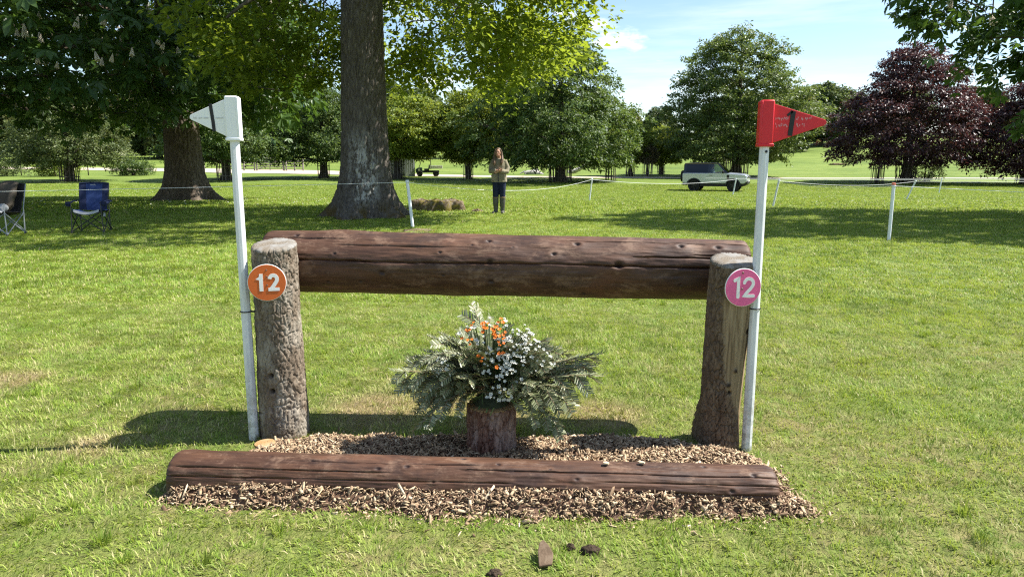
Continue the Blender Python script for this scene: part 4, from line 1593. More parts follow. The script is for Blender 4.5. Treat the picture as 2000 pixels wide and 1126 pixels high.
def make_tree(name, label, cat, base, h, tr, crown, nclus, mleaf, leaf, mats, seed, spray=(1.2, 0.7, 0.25), droop=0.25, prof='dome', gap=0.36, limbs=12,
              trunk=None, kind='simple', group=None, tri=(24, 26), shell=0.45, up=0.75, lump=0.45, extra=None, clear=None, limb_min=0.0):
    """crown: (offset x, offset y, z bottom, z top, radius x, radius y); leaves sit on sprays that join the limbs"""
    g = np.random.default_rng(seed)
    root = empty(name, base, 0, label, cat, group)
    ox, oy, zb, zt, rx, ry = crown
    px, pr = PROF[prof]
    C, OUT, TT = [], [], []
    tries = 0
    while len(C) < nclus and tries < nclus * 60:
        tries += 1
        t = g.random()
        rr = np.interp(t, px, pr)
        if g.random() > rr:
            continue
        a = g.random() * 6.283
        rho = g.random() ** shell
        ld = np.array([[math.cos(a) * 1.4, math.sin(a) * 1.4, t * 2.4]])
        lum = 1 + lump * (fbm(ld + seed, 2, seed)[0] - 0.5) * 2
        p = np.array((ox + math.cos(a) * rr * rho * rx * lum, oy + math.sin(a) * rr * rho * ry * lum, zb + t * (zt - zb)))
        if clear is not None and clear(p):
            continue
        if vnoise((p * 0.55 * 8 / max(rx, 3))[None] + seed * 3.1, seed)[0] < gap:
            continue
        C.append(p)
        OUT.append((math.cos(a), math.sin(a), 0.0))
        TT.append((t, rho))
    if extra is not None:
        for p in extra:
            C.append(np.array(p[:3], float))
            OUT.append((p[3], p[4], 0.0))
            TT.append((0.3, 0.9))
    C, OUT, TT = np.array(C), np.array(OUT), np.array(TT)
    nc = len(C)
    # trunk, limbs and twigs
    tr_h = trunk.get('h', zb + (zt - zb) * 0.75) if trunk else zb + (zt - zb) * 0.75
    tk = dict(r1=tr * 0.25, flare=tr * 0.5, ridge=0.0, lean=(ox * 0.4, oy * 0.4), cell=(6, 1.8), roots=5)
    if trunk:
        tk.update({k: v for k, v in trunk.items() if k != 'h'})
    TV, TF = trunk_mesh(tr_h, tr, tk['r1'], tk['flare'], tri[0], tri[1], seed, tk['lean'], tk['ridge'], tk['cell'], tk['roots'])
    curves, nodes = [], []
    order = np.argsort(g.random(nc))[:limbs * 3]
    pick = []
    for i in order:
        if TT[i][1] > 0.5 and len(pick) < limbs:
            pick.append(i)
    for i in pick:
        tgt = C[i]
        zs = np.clip(tgt[2] - np.linalg.norm(tgt[:2] - np.array((ox, oy))) * up, max(zb * 0.75, h * 0.10, limb_min), tr_h * 0.93)
        if limb_min and zs < limb_min + 0.05:
            zs += 3.0 * g.random() ** 1.5
        s0 = np.array((tk['lean'][0] * zs / tr_h, tk['lean'][1] * zs / tr_h, zs))
        mid = s0 * 0.5 + tgt * 0.5 + np.array((0, 0, 0.12 * np.linalg.norm(tgt - s0)))
        pts = bez(s0, mid, tgt, 9)
        pts[1:-1] += g.normal(0, 0.05 * np.linalg.norm(tgt - s0) / 4, (7, 3))
        lr = tr * (0.36 if kind != 'small' else 0.3) * (1 - 0.5 * zs / tr_h)
        curves.append((pts, np.linspace(lr, max(0.012, lr * 0.14), 9)))
        nodes += list(pts[2:])
    # twigs: each spray joins the nearest limb or an inner spray, so branches fork outwards
    nl = len(nodes)
    ts = np.linspace(zb * 0.9, tr_h * 0.97, 14)
    nodes += [np.array((tk['lean'][0] * z / tr_h, tk['lean'][1] * z / tr_h, z)) for z in ts]
    NB = np.zeros((len(nodes) + nc, 3))
    NB[:len(nodes)] = nodes
    pen = np.zeros(len(NB))
    pen[nl:len(nodes)] = 0.28 * max(rx, 2.0)
    cnt = len(nodes)
    for i in np.argsort(np.linalg.norm(C - np.array((ox * 0.4, oy * 0.4, zb + 0.35 * (zt - zb))), axis=1)):
        d = np.linalg.norm(NB[:cnt] - C[i], axis=1) + pen[:cnt] + 0.5 * np.clip(NB[:cnt, 2] - C[i][2], 0, None)
        q = NB[int(np.argmin(d))]
        ln = np.linalg.norm(C[i] - q)
        pts = bez(q, (q + C[i]) / 2 + g.normal(0, 0.10, 3) * ln + np.array((0, 0, 0.10 * ln)), C[i], 5)
        r_a = max(0.010, min(0.032, 0.014 * ln)) * (tr / 0.35) ** 0.5
        curves.append((pts, np.linspace(r_a, r_a * 0.55, 5)))
        NB[cnt] = C[i]
        cnt += 1
    BV, BF = tubes_arrays(curves, 4)
    me = make_mesh('trunk', np.concatenate([TV, BV]), np.concatenate([TF, BF + len(TV)]), True, {'bare': np.zeros(len(TV) + len(BV)), 'knot': np.zeros(len(TV) + len(BV))})
    link('trunk', me, mats[1], root)
    # leaves
    n = nc * mleaf
    ci = np.repeat(np.arange(nc), mleaf)
    out = OUT[ci]
    tan = np.stack([-out[:, 1], out[:, 0], out[:, 2]], 1)
    sl, sw, st_ = spray
    sc = (0.65 + 0.7 * g.random(nc))[ci]
    u = (g.random(n) - 0.35) * sl * sc
    w = g.normal(0, 0.38, n) * sw * sc * (1 - 0.45 * np.clip(u / sl, 0, 1))
    v = g.normal(0, 0.5, n) * st_ * sc
    tilt = (droop * (1.15 - TT[:, 0]) + g.normal(0, 0.18, nc))[ci]
    yaw = g.normal(0, 0.5, nc)[ci]
    o2 = norm(out * np.cos(yaw)[:, None] + tan * np.sin(yaw)[:, None])
    t2 = np.stack([-o2[:, 1], o2[:, 0], o2[:, 2]], 1)
    P = C[ci] + o2 * (u * np.cos(tilt))[:, None] + t2 * w[:, None]
    P[:, 2] += v - u * np.sin(tilt) - 0.22 * droop * np.clip(u, 0, None) ** 2 / max(sl, 0.1)
    D = norm(o2 * 0.6 + t2 * np.sign(w + 1e-6)[:, None] * 0.5 + g.normal(0, 0.45, (n, 3)) + np.array((0, 0, -0.25)) * (0.4 + droop))
    N = norm(np.array((0, 0, 1.0)) + g.normal(0, 0.55, (n, 3)) + o2 * 0.25)
    ctint = np.clip(0.38 + 0.22 * g.normal(0, 1, nc), 0, 1)
    tint = np.clip(ctint[ci] + g.normal(0, 0.14, n), 0, 1)
    L = leaf[0] * (0.62 + 0.9 * g.random(n) ** 1.2)
    if kind == 'palmate':
        V, F, T = palmate(P, D, N, L, tint, g)
    else:
        V, F, T = leaf_arrays(P, D, N, L, L * leaf[1], tint)
    cr = link('crown', make_mesh('crown', V, F, False, {'tint': T}), mats[0], root)
    tag(cr, kind='stuff')
    return root, C, OUT, TT


M_OAKLEAF = m_leaf('oak_leaf', (0.070, 0.122, 0.014), (0.150, 0.205, 0.022), 0.58, (0.33, 0.40, 0.03), 0.5, 0.3, third=(0.19, 0.23, 0.035))
M_CHESTNUTLEAF = m_leaf('chestnut_leaf', (0.028, 0.066, 0.015), (0.064, 0.118, 0.027), 0.30, (0.15, 0.26, 0.03), 0.42, 0.4)
M_HORNLEAF = m_leaf('hornbeam_leaf', (0.042, 0.080, 0.021), (0.105, 0.160, 0.040), 0.32, (0.20, 0.28, 0.04), 0.5, 0.35, third=(0.15, 0.19, 0.07))
M_BEECHLEAF = m_leaf('beech_leaf', (0.058, 0.100, 0.026), (0.135, 0.185, 0.048), 0.32, (0.23, 0.30, 0.05), 0.45, 0.4, third=(0.19, 0.21, 0.09))
M_COPPERLEAF = m_leaf('copper_beech_leaf', (0.026, 0.011, 0.014), (0.085, 0.042, 0.040), 0.20, (0.17, 0.05, 0.045), 0.42, 0.45, third=(0.14, 0.088, 0.076))
M_LIMELEAF = m_leaf('lime_green_leaf', (0.095, 0.150, 0.020), (0.190, 0.250, 0.036), 0.42, (0.36, 0.40, 0.04))
M_THORNLEAF = m_leaf('hawthorn_leaf', (0.055, 0.085, 0.026), (0.130, 0.165, 0.055), 0.30, (0.22, 0.26, 0.06), third=(0.30, 0.31, 0.17))
M_BROWNLEAF = m_leaf('brown_hedge_leaf', (0.060, 0.055, 0.030), (0.125, 0.105, 0.060), 0.2, third=(0.20, 0.15, 0.10))
M_FARLEAF = m_leaf('far_woodland_leaf', (0.048, 0.082, 0.026), (0.100, 0.140, 0.046), 0.28, (0.18, 0.22, 0.05), third=(0.15, 0.17, 0.06))
M_FARLEAF2 = m_leaf('far_woodland_leaf_olive', (0.065, 0.085, 0.026), (0.135, 0.150, 0.045), 0.28, (0.20, 0.21, 0.05))


def m_trunkbark(name, a, b, c, lich, low=None):
    t = NT(name)
    v = t.coords('Object', (1, 1, 0.3))
    n1 = t.noise(v, 14, 6, 0.7, 0.5)
    n2 = t.noise(t.coords('Object', (1, 1, 0.35)), 2.6, 5, 0.65)
    n3 = t.noise(t.coords('Object', (1, 1, 0.7)), 11, 5, 0.7)
    col = t.ramp(n1, [(0.3, a), (0.52, b), (0.75, c)])
    if lich:       # pale lichen low on the sunny side
        s = t.n('ShaderNodeSeparateXYZ')
        t.l(t.coords('Object'), s.inputs[0])
        band = t.math('MULTIPLY', t.mrange(s.outputs['Z'], 2.4, 1.4), t.mrange(s.outputs['Z'], 0.15, 0.6))
        side = t.math('MULTIPLY', t.mrange(s.outputs['X'], -0.45, 0.0), t.mrange(s.outputs['X'], 0.55, 0.25))
        m = t.math('MULTIPLY', t.math('MULTIPLY', band, side), t.mrange(t.math('ADD', t.math('MULTIPLY', n2, 0.5), t.math('MULTIPLY', n3, 0.5)), 0.47, 0.58))
        col = t.mix(t.math('MULTIPLY', m, 0.8), col, lich)
        moss = t.math('MULTIPLY', t.mrange(s.outputs['Z'], 0.55, 0.1), t.mrange(n2, 0.45, 0.6))
        col = t.mix(moss, col, (0.085, 0.062, 0.022))
    return t.pbr(col, 0.92, t.bump(n1, 0.8, 0.02), 0.15)


M_OAKBARK = m_trunkbark('oak_bark', (0.050, 0.042, 0.035), (0.105, 0.092, 0.078), (0.185, 0.168, 0.148), (0.50, 0.50, 0.47))
M_CHBARK = m_trunkbark('chestnut_bark', (0.048, 0.038, 0.029), (0.115, 0.092, 0.070), (0.22, 0.18, 0.145), None)
M_TRUNK = m_trunkbark('park_tree_bark', (0.040, 0.034, 0.028), (0.075, 0.064, 0.052), (0.12, 0.105, 0.088), None)

# the oak behind the jump
make_tree('oak_tree', 'large oak with a thick fissured grey trunk behind the jump', 'tree', (-3.78, 18.6, 0), 15, 0.60,
          (0.9, 0.2, 3.6, 14.5, 4.6, 6.2), 720, 95, (0.15, 0.62), (M_OAKLEAF, M_OAKBARK), 401, (1.15, 0.75, 0.32), 0.30, 'skirt', 0.40, 17,
          dict(h=9.5, r1=0.40, flare=0.42, ridge=0.045, lean=(0.12, 0.1), cell=(13, 3.4), roots=6), tri=(230, 330), shell=0.5, up=0.35, lump=0.5, limb_min=5.0, clear=lambda p: p[0] < -3.4 and p[2] < 9 or p[2] < 7.5 and p[1] < 0.6 and -1.7 < p[0] < 1.9 or p[2] < 5 and p[1] < -3.5 or p[2] < 5.5 and -2.0 < p[0] < 1.6 and p[1] < 0.6,
          extra=[(x, y, z, math.cos(a), math.sin(a)) for (x, y, z, a) in [
              (2.3, -1.8, 5.0, -0.6), (3.0, -2.4, 5.4, -0.6), (3.7, -1.6, 4.7, -0.3), (2.7, -0.6, 4.4, -0.2), (3.4, 0.4, 4.2, 0.1), (4.1, -2.9, 5.9, -0.6), (4.8, -2.0, 5.0, -0.4), (2.2, 0.6, 4.9, 0.2), (5.2, -0.6, 4.6, -0.1), (3.1, -3.3, 6.1, -0.8), (4.0, -1.2, 3.8, -0.2), (4.5, 0.8, 4.4, 0.1),
              (-1.3, 1.3, 4.6, 2.6), (-1.6, 2.0, 5.4, 2.6), (-1.2, 1.7, 3.7, 2.4), (-2.2, 1.3, 3.6, 2.8), (-1.5, 1.0, 6.0, 2.8), (-2.6, 0.6, 5.0, 3.0), (-3.4, 1.2, 4.0, 2.9), (-2.0, 2.6, 4.4, 2.4), (-3.0, 2.4, 5.2, 2.6), (-3.8, -1.6, 4.6, 3.5), (-1.0, 2.4, 5.0, 2.2), (-2.8, 0.0, 3.3, 3.1), (1.2, 2.2, 4.4, 1.0), (2.6, -2.6, 4.6, -0.7), (3.3, -3.0, 4.3, -0.6), (4.2, -2.2, 3.9, -0.4), (4.9, -1.6, 4.0, -0.3), (3.6, -2.0, 3.6, -0.4), (5.4, -0.9, 4.9, -0.1), (2.4, 0.2, 5.6, 0.2), (2.0, -1.2, 5.9, -0.4), (2.0, 2.0, 3.8, 0.8), (-2.1, -2.6, 5.2, 3.8), (-2.9, -1.9, 4.2, 3.6), (-1.9, -1.2, 4.6, 3.5), (-3.6, -0.4, 4.6, 3.2), (-2.5, -0.2, 4.0, 3.2),
              (3.4, -2.5, 4.2, -0.5), (4.2, -1.8, 4.4, -0.3), (4.9, -1.0, 4.9, 0.0), (2.6, -3.2, 4.0, -0.9), (5.3, -1.6, 5.4, -0.2), (4.6, -2.6, 5.2, -0.5), (3.8, -0.5, 3.9, 0.0), (5.6, -0.4, 5.8, 0),
              (2.9, -1.0, 3.4, -0.2), (3.2, -1.8, 3.5, -0.4), (4.4, -0.2, 3.6, 0.1), (5.0, 0.6, 4.1, 0.1), (-0.55, -1.4, 4.7, -1.6),
              (-2.2, -1.5, 3.9, 3.4), (-3.0, -1.0, 3.7, 3.2), (-2.8, -2.2, 4.6, 3.8), (-3.4, -1.8, 5.2, 3.5), (-2.0, 0.8, 3.2, 2.8), (-3.2, 0.6, 3.3, 3.0)]])

# the horse chestnut on the left
ch, C, OUT, TT = make_tree('chestnut_tree', 'huge dark horse chestnut in flower with a broad trunk on the left', 'tree', (-13.45, 29.9, tz(-13.45, 29.9)), 17, 0.74,
                           (-3.4, -4.2, 3.2, 17.5, 9.6, 10.6), 1600, 16, (0.35, 0.4), (M_CHESTNUTLEAF, M_CHBARK), 402, (1.2, 1.0, 0.5), 0.5, 'skirt', 0.08, 14,
                           dict(h=10, r1=0.42, flare=0.55, ridge=0.04, lean=(0.0, -0.2), cell=(9, 2.2), roots=5), 'palmate', tri=(160, 200), shell=0.24, up=0.35, lump=0.22, limb_min=4.5)
M_BLOSSOM = m_leaf('chestnut_blossom', (0.52, 0.44, 0.34), (0.72, 0.66, 0.55), 0.2)
mb = MB()
gb = np.random.default_rng(4)
tint = []
for k in range(64):
    q = k / 64
    a = k * 2.4
    r = 0.062 * (1 - q) ** 0.8 + 0.006
    n0 = len(mb.v)
    mb.ball((r * math.cos(a), r * math.sin(a), 0.26 * q), 0.019 * (1.15 - 0.6 * q), 5, 3)
    tint += [0.2 + 0.7 * gb.random()] * (len(mb.v) - n0)
mb.tube([(0, 0, -0.06), (0, 0, 0.25)], 0.006, 4)
tint += [0.1] * (len(mb.v) - len(tint))
b_me = make_mesh('blossom_spike', mb.v, mb.f, True, {'tint': tint})
b_me.materials.append(M_BLOSSOM)


def spikes(root, C, OUT, TT, seed, step, reach):
    """blossom candles on the outermost sprays of the side of the crown that faces the jump"""
    g_ = np.random.default_rng(seed)
    best = {}
    for i in range(len(C)):
        w = np.array(root.location) + C[i] - np.array((0, 0, 1.4))
        d = np.linalg.norm(w)
        k = (int(math.floor(math.atan2(w[0], w[1]) / step)), int(math.floor(math.asin(w[2] / d) / step)))
        if w[2] / d < 0.30 and w[1] > 0 and (k not in best or d < best[k][0]):
            best[k] = (d, i)
    for d, i in best.values():
        view = -(np.array(root.location) + C[i] - np.array((0, 0, 1.4))) / d
        for _ in range(1 + (g_.random() < reach)):
            p = C[i] + view * (0.55 + 0.5 * g_.random()) + np.array((g_.normal(0, .25), g_.normal(0, .2), 0.05 + 0.25 * g_.random()))
            o = link('blossom_spike', b_me, None, root, tuple(p), (g_.normal(0, .2), g_.normal(0, .2), g_.random() * 6))
            q = 0.65 + 0.4 * g_.random()
            o.scale = (q, q, q * (0.9 + 0.3 * g_.random()))


spikes(ch, C, OUT, TT, 5, 0.021, 0.4)

# the horse chestnut standing just outside the picture on the right, its branches reaching in
ch2, C, OUT, TT = make_tree('chestnut_tree', 'horse chestnut at the right edge with big drooping leaves reaching into the picture', 'tree', (15.2, 18.6, tz(15.2, 18.6)), 13, 0.5,
                            (-0.4, -0.6, 2.0, 13.0, 6.2, 5.0), 420, 17, (0.28, 0.4), (M_CHESTNUTLEAF, M_CHBARK), 403, (1.1, 0.9, 0.45), 0.45, 'lift', 0.22, 12,
                            dict(h=9, r1=0.25, flare=0.4, lean=(0, 0)), 'palmate', tri=(40, 60), shell=0.36, up=0.35, lump=0.2,
                            extra=[(-5.2 + 0.30 * k + 0.5 * math.sin(k * 2.1), -4.9 + 0.7 * math.sin(k * 1.3), 2.0 + 0.28 * ((k * 7) % 11), -0.9, -0.4) for k in range(3, 19)])
spikes(ch2, C, OUT, TT, 6, 0.06, 0.0)

# park trees in the middle distance, each within its guard
BIG = [
    ('hornbeam_tree', 'broad dark green tree with sweeping branches behind the standing person', (4.36, 65.6), 12.3, 0.45, (-0.1, 0, 1.6, 13.0, 8.6, 7.8), 560, 62, (0.21, 0.42), M_HORNLEAF, 'beech', 501, 0.55, 0.36),
    ('beech_tree', 'tall rounded green beech standing behind the silver car', (23.6, 76.6), 15.6, 0.5, (-0.5, 0, 1.5, 15.0, 7.6, 7.2), 640, 58, (0.22, 0.42), M_BEECHLEAF, 'dome', 502, 0.10, 0.38),
    ('copper_beech_tree', 'large wide copper beech with dark purple leaves on the right', (34.2, 62.9), 12.2, 0.42, (-0.2, 0, 1.6, 11.7, 6.4, 6.2), 560, 58, (0.19, 0.45), M_COPPERLEAF, 'beech', 503, 0.22, 0.36),
    ('copper_beech_tree', 'copper beech cut off by the right edge of the picture', (42.2, 59.4), 9.5, 0.36, (0.2, 0, 1.3, 9.0, 4.6, 4.6), 360, 52, (0.18, 0.45), M_COPPERLEAF, 'beech', 504, 0.55, 0.36),
    ('hawthorn_tree', 'low spreading pale green tree behind the blue chair', (-40.0, 65.6), 7.5, 0.3, (0, 0, 1.5, 7.2, 4.8, 4.6), 330, 58, (0.16, 0.5), M_THORNLEAF, 'dome', 505, 0.3, 0.36),
    ('hornbeam_tree', 'dark green tree with a forked pale trunk right of the chestnut trunk', (-27.0, 68.6), 9.0, 0.42, (0.3, 0, 1.9, 9.0, 5.2, 5.0), 330, 58, (0.20, 0.45), M_HORNLEAF, 'beech', 506, 0.4, 0.34),
    ('hornbeam_tree', 'dark tree in a guard just left of the oak trunk', (-18.9, 72.9), 9.0, 0.34, (0.2, 0, 1.9, 9.3, 5.4, 5.0), 330, 56, (0.20, 0.45), M_HORNLEAF, 'beech', 507, 0.4, 0.34),
    ('lime_tree', 'bright green spreading tree just right of the oak trunk, in front of the shed', (-11.2, 70.7), 7.6, 0.32, (1.4, 0, 2.1, 7.8, 4.6, 4.4), 330, 58, (0.20, 0.5), M_LIMELEAF, 'round', 508, 0.25, 0.34),
    ('lime_tree', 'slender green tree between the small utility vehicle and the person', (-4.26, 70.7), 8.4, 0.22, (-0.3, 0, 1.6, 8.4, 3.0, 3.0), 240, 56, (0.19, 0.5), M_LIMELEAF, 'round', 509, 0.25, 0.34),
    ('field_maple', 'small lime green tree beside the round brown topped tree', (12.7, 78.0), 6.0, 0.22, (0, 0, 1.2, 5.8, 2.3, 2.3), 170, 52, (0.18, 0.5), M_LIMELEAF, 'round', 510, 0.2, 0.34),
    ('field_maple', 'bright yellow-green small tree just left of the car', (17.0, 82.8), 5.6, 0.2, (0.4, 0, 1.2, 5.4, 2.5, 2.4), 170, 52, (0.18, 0.5), M_LIMELEAF, 'round', 511, 0.2, 0.34),
]
for (nm, lab, (x, y), h, tr, cr, nc, ml, lf, lm, pf, sd, dr, gp_) in BIG:
    make_tree(nm, lab, 'tree', (x, y, tz(x, y)), h, tr, cr, int(nc * 1.7), int(ml * 1.15), (lf[0] * 1.2, 0.5), (lm, M_TRUNK), sd, (1.5, 0.85, 0.22) if cr[4] > 4.5 else (0.9, 0.6, 0.25), dr, pf, gp_ * 0.8, 14,
              dict(h=cr[3] * 0.8, lean=(0.0, 0.0)), tri=(20, 20), shell=0.42, up=0.5)
# the clipped brown ball
make_tree('clipped_tree', 'small round brown-leaved tree like a ball on a stick', 'tree', (14.3, 76.6, tz(14.3, 76.6)), 3.4, 0.11, (0, 0, 1.35, 3.35, 0.95, 0.95), 110, 60, (0.11, 0.6), (M_BROWNLEAF, M_TRUNK), 512,
          (0.35, 0.35, 0.2), 0.1, 'round', 0.0, 8, dict(h=2.6), tri=(12, 12), shell=0.3, lump=0.1)
make_tree('elder_shrub', 'pale green shrub at the foot of the large copper beech', 'shrub', (37.2, 65.4, tz(37.2, 65.4)), 2.6, 0.06, (0, 0, 0.15, 2.5, 1.5, 1.2), 90, 46, (0.14, 0.5), (M_THORNLEAF, M_TRUNK), 513,
          (0.5, 0.4, 0.25), 0.2, 'dome', 0.2, 8, dict(h=1.6), tri=(8, 8))

# scrub along the wire fence on the left
for k, (x, y, w_, h_, m_, lab) in enumerate([
        (-60, 76, 4.5, 2.9, M_THORNLEAF, 'pale hedge bush at the far left edge'), (-54.5, 77, 4.0, 2.5, M_THORNLEAF, 'pale bushy hedge clump left of the pale tree guard'), (-48.5, 77, 3.4, 2.3, M_LIMELEAF, 'light green hedge clump right behind the far left tree guard'),
        (-41.5, 79.5, 2.8, 1.9, M_HORNLEAF, 'dark low bush on the fence line left of the chestnut trunk')]):
    make_tree('hedge_bush', lab, 'bush', (x, y, tz(x, y)), h_, 0.08, (0, 0, 0.1, h_, w_ * 0.75, 1.5), 150, 44, (0.16, 0.5), (m_, M_TRUNK), 520 + k, (0.6, 0.5, 0.3), 0.15, 'dome', 0.15, 8, dict(h=h_ * 0.6), tri=(8, 6))

# far woodland: separate trees on the rise
protos = []
for k, (h, rx, lm, pf) in enumerate([(16, 7.0, M_FARLEAF, 'round'), (14, 6.5, M_FARLEAF2, 'dome'), (18, 7.5, M_FARLEAF, 'dome'), (12, 5.5, M_FARLEAF2, 'round')]):
    r_, *_ = make_tree('woodland_tree', 'tree', 'tree', (0, 0, 0), h, 0.55, (0, 0, h * 0.10, h, rx, rx), 340, 60, (0.75, 0.6), (lm, M_TRUNK), 600 + k, (1.9, 1.5, 0.8), 0.2, pf, 0.33, 10, dict(h=h * 0.75), tri=(10, 10))
    protos.append(r_)
gw = np.random.default_rng(3)
spots = [(79.5, 188, 2, 'broad far oak on the hillside, seen between the red flag tip and the copper beech'), (63.8, 170, 3, 'small far tree on the slope below the red flag'), (73, 205, 1, 'far tree on the slope left of the broad hillside oak'),
         (-2.0, 172, 2, 'far tree seen through the gap just above the standing person'), (9.0, 180, 0, 'far tree hidden behind the broad dark tree right of the person'),
         (88, 196, 0, 'far tree on the hillside, half hidden by the copper beech')]
lab_far = 'tree in the distant wood along the top of the slope'
for k in range(46):
    x = -235 + k * 10.4 + gw.normal(0, 2.5)
    y = 262 + 26 * (k % 3) + gw.normal(0, 7)
    spots.append((x, y, int(gw.integers(0, 4)), lab_far))
for k in range(15):
    x = -156 + k * 9.5 + gw.normal(0, 3)
    spots.append((x, 165 + gw.normal(0, 12), int(gw.integers(0, 4)), 'tree in the belt of woodland behind the track on the left'))
used = set()
for (x, y, p, lab) in spots:
    o = protos[p] if p not in used else copy_tree(protos[p])
    used.add(p)
    o.location = (x, y, tz(x, y) - 0.1)
    o.rotation_euler = (0, 0, gw.random() * 6.28)
    s = 0.85 + 0.35 * gw.random()
    o.scale = (s, s, s)
    o['label'] = lab
    if lab == lab_far:
        o['group'] = 'trees of the distant wood'
    elif 'belt' in lab:
        o['group'] = 'woodland belt behind the track'
    elif 'group' in o:
        del o['group']
# ------------------------------------------------------------------ tree guards
M_GUARD = m_simple('weathered_guard_timber', (0.15, 0.135, 0.112), (0.27, 0.245, 0.21), 0.9, 12, 0.2, cs=(1, 1, 0.2))
M_GUARDDARK = m_simple('dark_guard_timber', (0.065, 0.058, 0.050), (0.13, 0.115, 0.10), 0.9, 12, 0.2, cs=(1, 1, 0.2))
slat_mesh = {}


def tree_guard(x, y, w, h, n, label, dark=False, lean=0.0, square=False):
    r_ = empty('tree_guard', (x, y, tz(x, y)), 0, label, 'tree guard', 'timber guards round the park trees')
    m = M_GUARDDARK if dark else M_GUARD
    key = (round(h, 2), dark)
    if key not in slat_mesh:
        mb = MB()
        mb.prism([(-.036, -.1), (.036, -.1), (.036, h - .05), (0.0, h), (-.036, h - .05)], -0.014, 0.014, 'xz')
        me = make_mesh('slat', mb.v, mb.f)
        me.materials.append(m)
        slat_mesh[key] = me
    g_ = np.random.default_rng(int(abs(x) * 100))
    rr = w / 2
    for k in range(n):
        a = 2 * math.pi * (k + 0.3 * g_.random()) / n
        o = link('slat', slat_mesh[key], None, r_, (rr * math.cos(a), rr * math.sin(a), g_.normal(0, 0.03)), (g_.normal(0, .02), g_.normal(0, .03) + lean, a + math.pi / 2))
        o.scale = (0.9 + 0.3 * g_.random(), 1, 0.94 + 0.12 * g_.random())
    for z in (h * 0.22, h * 0.72):
        ring = [((rr + 0.012) * math.cos(2 * math.pi * k / 16) + math.sin(lean) * z, (rr + 0.012) * math.sin(2 * math.pi * k / 16), z) for k in range(17)]
        MB().tube(ring, 0.03, 4, False).build('band', m, r_)
    return r_


for (x, y, w, h, n, lab, dk, ln) in [
        (-40.0, 65.6, 1.6, 1.75, 17, 'dark slatted guard round the pale tree behind the blue chair', True, 0.0),
        (-27.05, 68.6, 1.6, 1.75, 15, 'slatted guard right of the chestnut trunk, under the forked tree', False, 0.0),
        (-18.9, 72.9, 1.15, 1.65, 10, 'open dark slatted guard just left of the oak trunk', True, 0.0),
        (-11.2, 70.7, 1.6, 1.9, 17, 'slatted guard in front of the grey shed', True, 0.0),
        (-4.26, 70.7, 0.95, 1.7, 12, 'narrow slatted guard round the slender tree', False, 0.0),
        (4.36, 65.6, 2.05, 1.75, 24, 'wide slatted guard under the broad dark tree behind the person', True, 0.0),
        (9.3, 68.4, 0.95, 1.75, 11, 'narrow slatted guard under the right side of the broad dark tree', True, 0.0),
        (12.7, 78.0, 0.95, 1.6, 11, 'slatted guard round the small lime green tree', False, 0.0),
        (14.3, 76.6, 1.0, 1.9, 12, 'slatted guard under the round brown ball tree', False, 0.0),
        (17.0, 82.8, 0.85, 1.5, 10, 'far slatted guard under the yellow-green tree left of the car', False, 0.0),
        (23.6, 76.6, 2.5, 1.9, 26, 'wide slatted guard behind the bonnet of the car', False, 0.0),
        (31.5, 62.5, 1.0, 1.75, 10, 'narrow open guard left of the leaning guard under the copper beech', True, 0.0),
        (34.1, 62.9, 1.55, 1.75, 17, 'leaning dark guard round the trunk of the large copper beech', True, 0.2),
        (42.2, 59.4, 1.6, 1.75, 17, 'leaning slatted guard at the right edge of the picture', True, 0.16)]:
    tree_guard(x, y, w, h, n, lab, dk, ln)
# thin young tree in the narrow guard
make_tree('young_tree', 'thin dark young tree in the narrow open guard by the large copper beech', 'tree', (31.5, 62.5, tz(31.5, 62.5)), 4, 0.07, (0.2, 0, 1.5, 4.2, 1.0, 1.0), 60, 40, (0.12, 0.5), (M_COPPERLEAF, M_TRUNK), 530,
          (0.5, 0.4, 0.2), 0.3, 'round', 0.1, 6, dict(h=3), tri=(8, 8))

# ------------------------------------------------------------------ stakes and ropes
M_STAKE = m_simple('white_plastic_stake', (0.74, 0.77, 0.80), (0.66, 0.70, 0.74), 0.4, 6)
M_ROPE = m_simple('white_rope', (0.68, 0.69, 0.66), (0.58, 0.60, 0.58), 0.7, 30)
M_ORTIP = m_simple('orange_cap', (0.55, 0.16, 0.09), (0.48, 0.13, 0.07), 0.6, 8)
TOPS = {}


def stake(key, x, y, h, dx, dy, r, label, tip=False):
    z = tz(x, y)
    o = empty('boundary_stake', (x, y, z), 0, label, 'stake', 'white stakes of the boundary rope')
    MB().tube([(-dx * 0.1, -dy * 0.1, -0.1), (0, 0, 0), (dx, dy, h)], r, 10).build('shaft', M_STAKE, o, True, 40)
    MB().lathe([(r * 1.15, 0), (r * 1.15, 0.03), (r * 0.8, 0.038), (0.001, 0.04)], 10, (dx, dy, h - 0.01)).build('cap', M_ORTIP if tip else M_STAKE, o, True, 40)
    MB().lathe([(r * 1.0, 0), (r * 1.5, 0.004), (r * 1.5, 0.016), (r * 1.0, 0.02)], 10, (dx * .97, dy * .97, h * 0.965)).build('rope_clip', M_STAKE, o, True, 40)
    TOPS[key] = Vector((x + dx * .97, y + dy * .97, z + h * 0.965 + 0.01))


